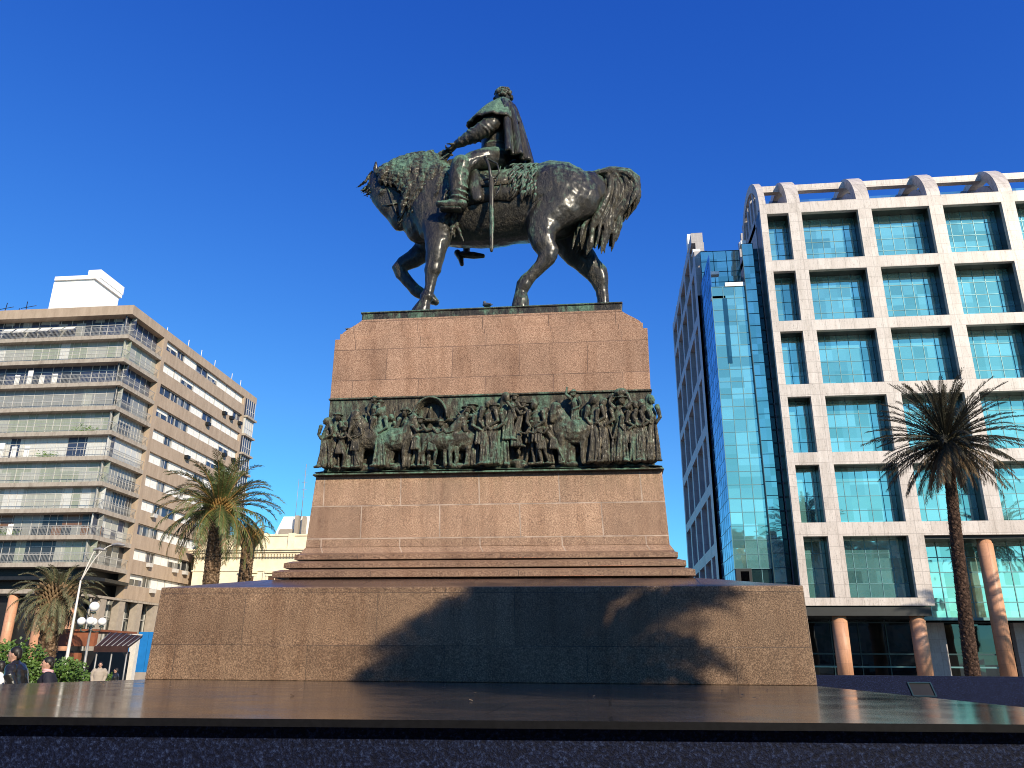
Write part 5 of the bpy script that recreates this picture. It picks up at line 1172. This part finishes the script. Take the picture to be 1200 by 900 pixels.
# ------------------------------------------------------------------ people
def person(loc, rz, label, h=1.75, jacket='leather', legs='denim', hair='hair', scarf=None, cap=False, stoop=0.0, stride=.22, open_front=None):
    """faces +x in its own frame"""
    root = thing('person', loc, label, 'person', None, rz); u = h/1.75
    b_ = MB(); sx = stoop
    def Lm(st, n=14): b_.limb([(x*u, y*u, z*u, a*u, c*u) for x, y, z, a, c in st], n)
    Lm([(0, 0, .93, .13, .17), (.0, 0, 1.02, .11, .155), (.01+sx*.3, 0, 1.18, .115, .165), (.0+sx*.6, 0, 1.34, .12, .185), (-.01+sx*.8, 0, 1.43, .09, .15), (.0+sx*.9, 0, 1.48, .06, .08)])
    for sg in (-1, 1):
        st = stride*sg
        Lm([(0, sg*.09, .95, .10, .095), (st*.45+.03, sg*.10, .52, .065, .065), (st*.55+.02, sg*.10, .45, .06, .06), (st*.9-.05, sg*.10, .12, .042, .042), (st*.9-.05, sg*.10, .07, .045, .045)], 12)
        Lm([(st*.9-.08, sg*.10, .045, .04, .045), (st*.9+.06, sg*.11, .04, .038, .05), (st*.9+.15, sg*.115, .03, .022, .04)], 10)
        # arms, slightly bent, hand with thumb and fingers
        e = (-.04-.10*st*2+sx*.6, sg*.27, 1.13); w = (.10-.15*st*2+sx*.5, sg*.25, .90)
        Lm([(sx*.78, sg*.185, 1.40, .06, .058), (sx*.72-.02, sg*.245, 1.28, .055, .052), (*e, .045, .043), (*w, .028, .028)], 12)
        Lm([(*w, .028, .024), (w[0]+.03, w[1], w[2]-.07, .042, .022), (w[0]+.04, w[1], w[2]-.10, .04, .02)], 8)
        for q in range(4): Lm([(w[0]+.01+.022*q, w[1], w[2]-.10, .010, .009), (w[0]+.015+.022*q, w[1]-sg*.008, w[2]-.145+.006*abs(q-1.5), .009, .008), (w[0]+.012+.022*q, w[1]-sg*.028, w[2]-.17+.008*abs(q-1.5), .007, .007)], 6)
        Lm([(w[0]+.055, w[1]-sg*.01, w[2]-.05, .012, .012), (w[0]+.085, w[1]-sg*.02, w[2]-.09, .010, .01), (w[0]+.085, w[1]-sg*.025, w[2]-.115, .008, .008)], 6)
    hx = .03+sx*1.05; hz = 1.625
    Lm([(sx*.9, 0, 1.45, .055, .058), (hx-.01, 0, 1.53, .052, .055)], 12)
    b_.ball((hx*u, 0, (hz+.01)*u), .098*u, 14, 0, (1.0, .80, 1.18)); Lm([(hx+.03, 0, hz-.06, .058, .052), (hx+.06, 0, hz-.095, .03, .03)], 10)
    Lm([(hx+.088, 0, hz+.02, .012, .013), (hx+.115, 0, hz-.02, .016, .017)], 8); Lm([(hx+.08, -.03, hz+.035, .014, .02), (hx+.08, .03, hz+.035, .014, .02)], 8); Lm([(hx+.085, -.018, hz-.06, .008, .012), (hx+.085, .018, hz-.06, .008, .012)], 6)
    for sg in (-1, 1): b_.ball(((hx-.005)*u, sg*.08*u, (hz-.0)*u), .028*u, 8, 0, (.7, .45, 1.2))
    body = b_.build('body', 'skin', root, True, local=True); remesh(body, .011, 3)
    for sg in (-1, 1):
        m_ = MB(); m_.ball(((hx+.082)*u, sg*.033*u, (hz+.018)*u), .011*u, 8); m_.build('eye', 'hair', root, True, local=True)
    j = MB()
    def Lj(st, n=16): j.limb([(x*u, y*u, z*u, a*u, c*u) for x, y, z, a, c in st], n)
    Lj([(.0, 0, .88, .19, .23), (.0, 0, 1.0, .175, .22), (.01+sx*.3, 0, 1.18, .18, .235), (sx*.6, 0, 1.34, .175, .245), (-.01+sx*.8, 0, 1.435, .12, .19), (sx*.87, 0, 1.485, .075, .09)])
    for sg in (-1, 1):
        st = stride*sg; e = (-.04-.10*st*2+sx*.6, sg*.27, 1.13); w = (.10-.15*st*2+sx*.5, sg*.25, .91)
        Lj([(sx*.78, sg*.20, 1.405, .10, .09), (sx*.72-.02, sg*.28, 1.28, .095, .09), (*e, .08, .075), ((e[0]+w[0])/2, (e[1]+w[1])/2, (e[2]+w[2])/2, .058, .056), (*w, .048, .048)], 14)
    jk = j.build('jacket', jacket, root, True, local=True); remesh(jk, .014, 3, .022, .09)
    if open_front:
        m_ = MB(); m_.limb([(.15*u, -.02*u, .92*u, .02, .05*u), (.165*u+sx*.3, 0, 1.15*u, .02, .06*u), (.15*u+sx*.6, 0, 1.33*u, .02, .05*u)], 10); m_.build('pullover', open_front, jk, True, local=True)
    t2 = MB()
    def Lt(st, n=14): t2.limb([(x*u, y*u, z*u, a*u, c*u) for x, y, z, a, c in st], n)
    Lt([(0, 0, .86, .14, .18), (0, 0, .98, .13, .175)])
    for sg in (-1, 1):
        st = stride*sg; Lt([(0, sg*.09, .93, .125, .11), (st*.45+.03, sg*.10, .52, .085, .085), (st*.55+.02, sg*.10, .45, .08, .08), (st*.9-.05, sg*.10, .10, .068, .068)], 12)
    tr_ = t2.build('trousers', legs, root, True, local=True); remesh(tr_, .016, 3, .015, .1)
    for sg in (-1, 1):
        st = stride*sg; m_ = MB(); m_.limb([(u*(st*.9-.09), u*sg*.10, u*.05, .05, .052), (u*(st*.9+.06), u*sg*.11, u*.045, .046, .056), (u*(st*.9+.16), u*sg*.115, u*.035, .028, .044)], 10); m_.build('shoe', 'black', root, True, local=True)
    m_ = MB(); r = random.Random(h)
    m_.ball(((hx-.022)*u, 0, (hz+.045)*u), .100*u, 14, 0, (1.02, .86, 1.05))
    m_.limb([(u*(hx-.075), 0, u*(hz+.03), .05*u, .075*u), (u*(hx-.085), 0, u*(hz-.05), .035*u, .065*u)], 10)
    m_.build('cap' if cap else 'hair', hair, root, True, local=True)
    if scarf:
        m_ = MB()
        for q in range(2): m_.tube([((sx*.9+(.088-.012*q)*math.cos(a))*u, (.095-.012*q)*math.sin(a)*u, (1.475+.035*q+.012*math.cos(a))*u) for a in [i*math.pi/10 for i in range(21)]], .026*u, 8)
        m_.build('scarf', scarf, root, True, local=True)
    return root
p = at(23, 800, 15.2); person((p.x, 15.2, 0), R(195), 'man in a black leather jacket and blue jeans bending his head, before the green bush', 1.88, 'leather', 'denim', 'hair', stoop=.14)
p = at(57, 800, 15.4); person((p.x, 15.4, 0), R(215), 'dark haired man in a dark navy coat with a pink scarf at his neck', 1.70, 'navy', 'navy', 'hair', 'pink', stoop=.05, open_front='denim')
p = at(-3, 800, 15.5); person((p.x, 15.5, 0), R(185), 'person in a white jacket cut off by the edge of the photo', 1.62, 'white_cloth', 'denim', 'hair')
p = at(116, 790, 33); person((p.x, 33, 0), R(-60), 'person in beige grey clothes standing under the dark red awning', 1.60, 'pier', 'pier', 'hair', stride=.05)
p = at(136, 790, 34); person((p.x, 34, 0), R(200), 'short person in a black jacket under the right end of the awning', 1.36, 'leather', 'navy', 'hair', stride=.06)
m = MB(); rl = random.Random(8)      # a few dry leaves blown onto the terrace
for k in range(46):
    x, y, a, s_ = rl.uniform(-9.4, 3.7), rl.uniform(8.5, 16.9), rl.uniform(0, 6.3), rl.uniform(.025, .06)
    dx, dy = math.cos(a)*s_, math.sin(a)*s_; m.add([(x-dx, y-dy, ZP+.004), (x+dy*.4, y-dx*.4, ZP+.012), (x+dx, y+dy, ZP+.02), (x-dy*.4, y+dx*.4, ZP+.012)], [(0, 1, 2, 3)])
tag(m.build('leaves', 'frond_dead'), kind='stuff')
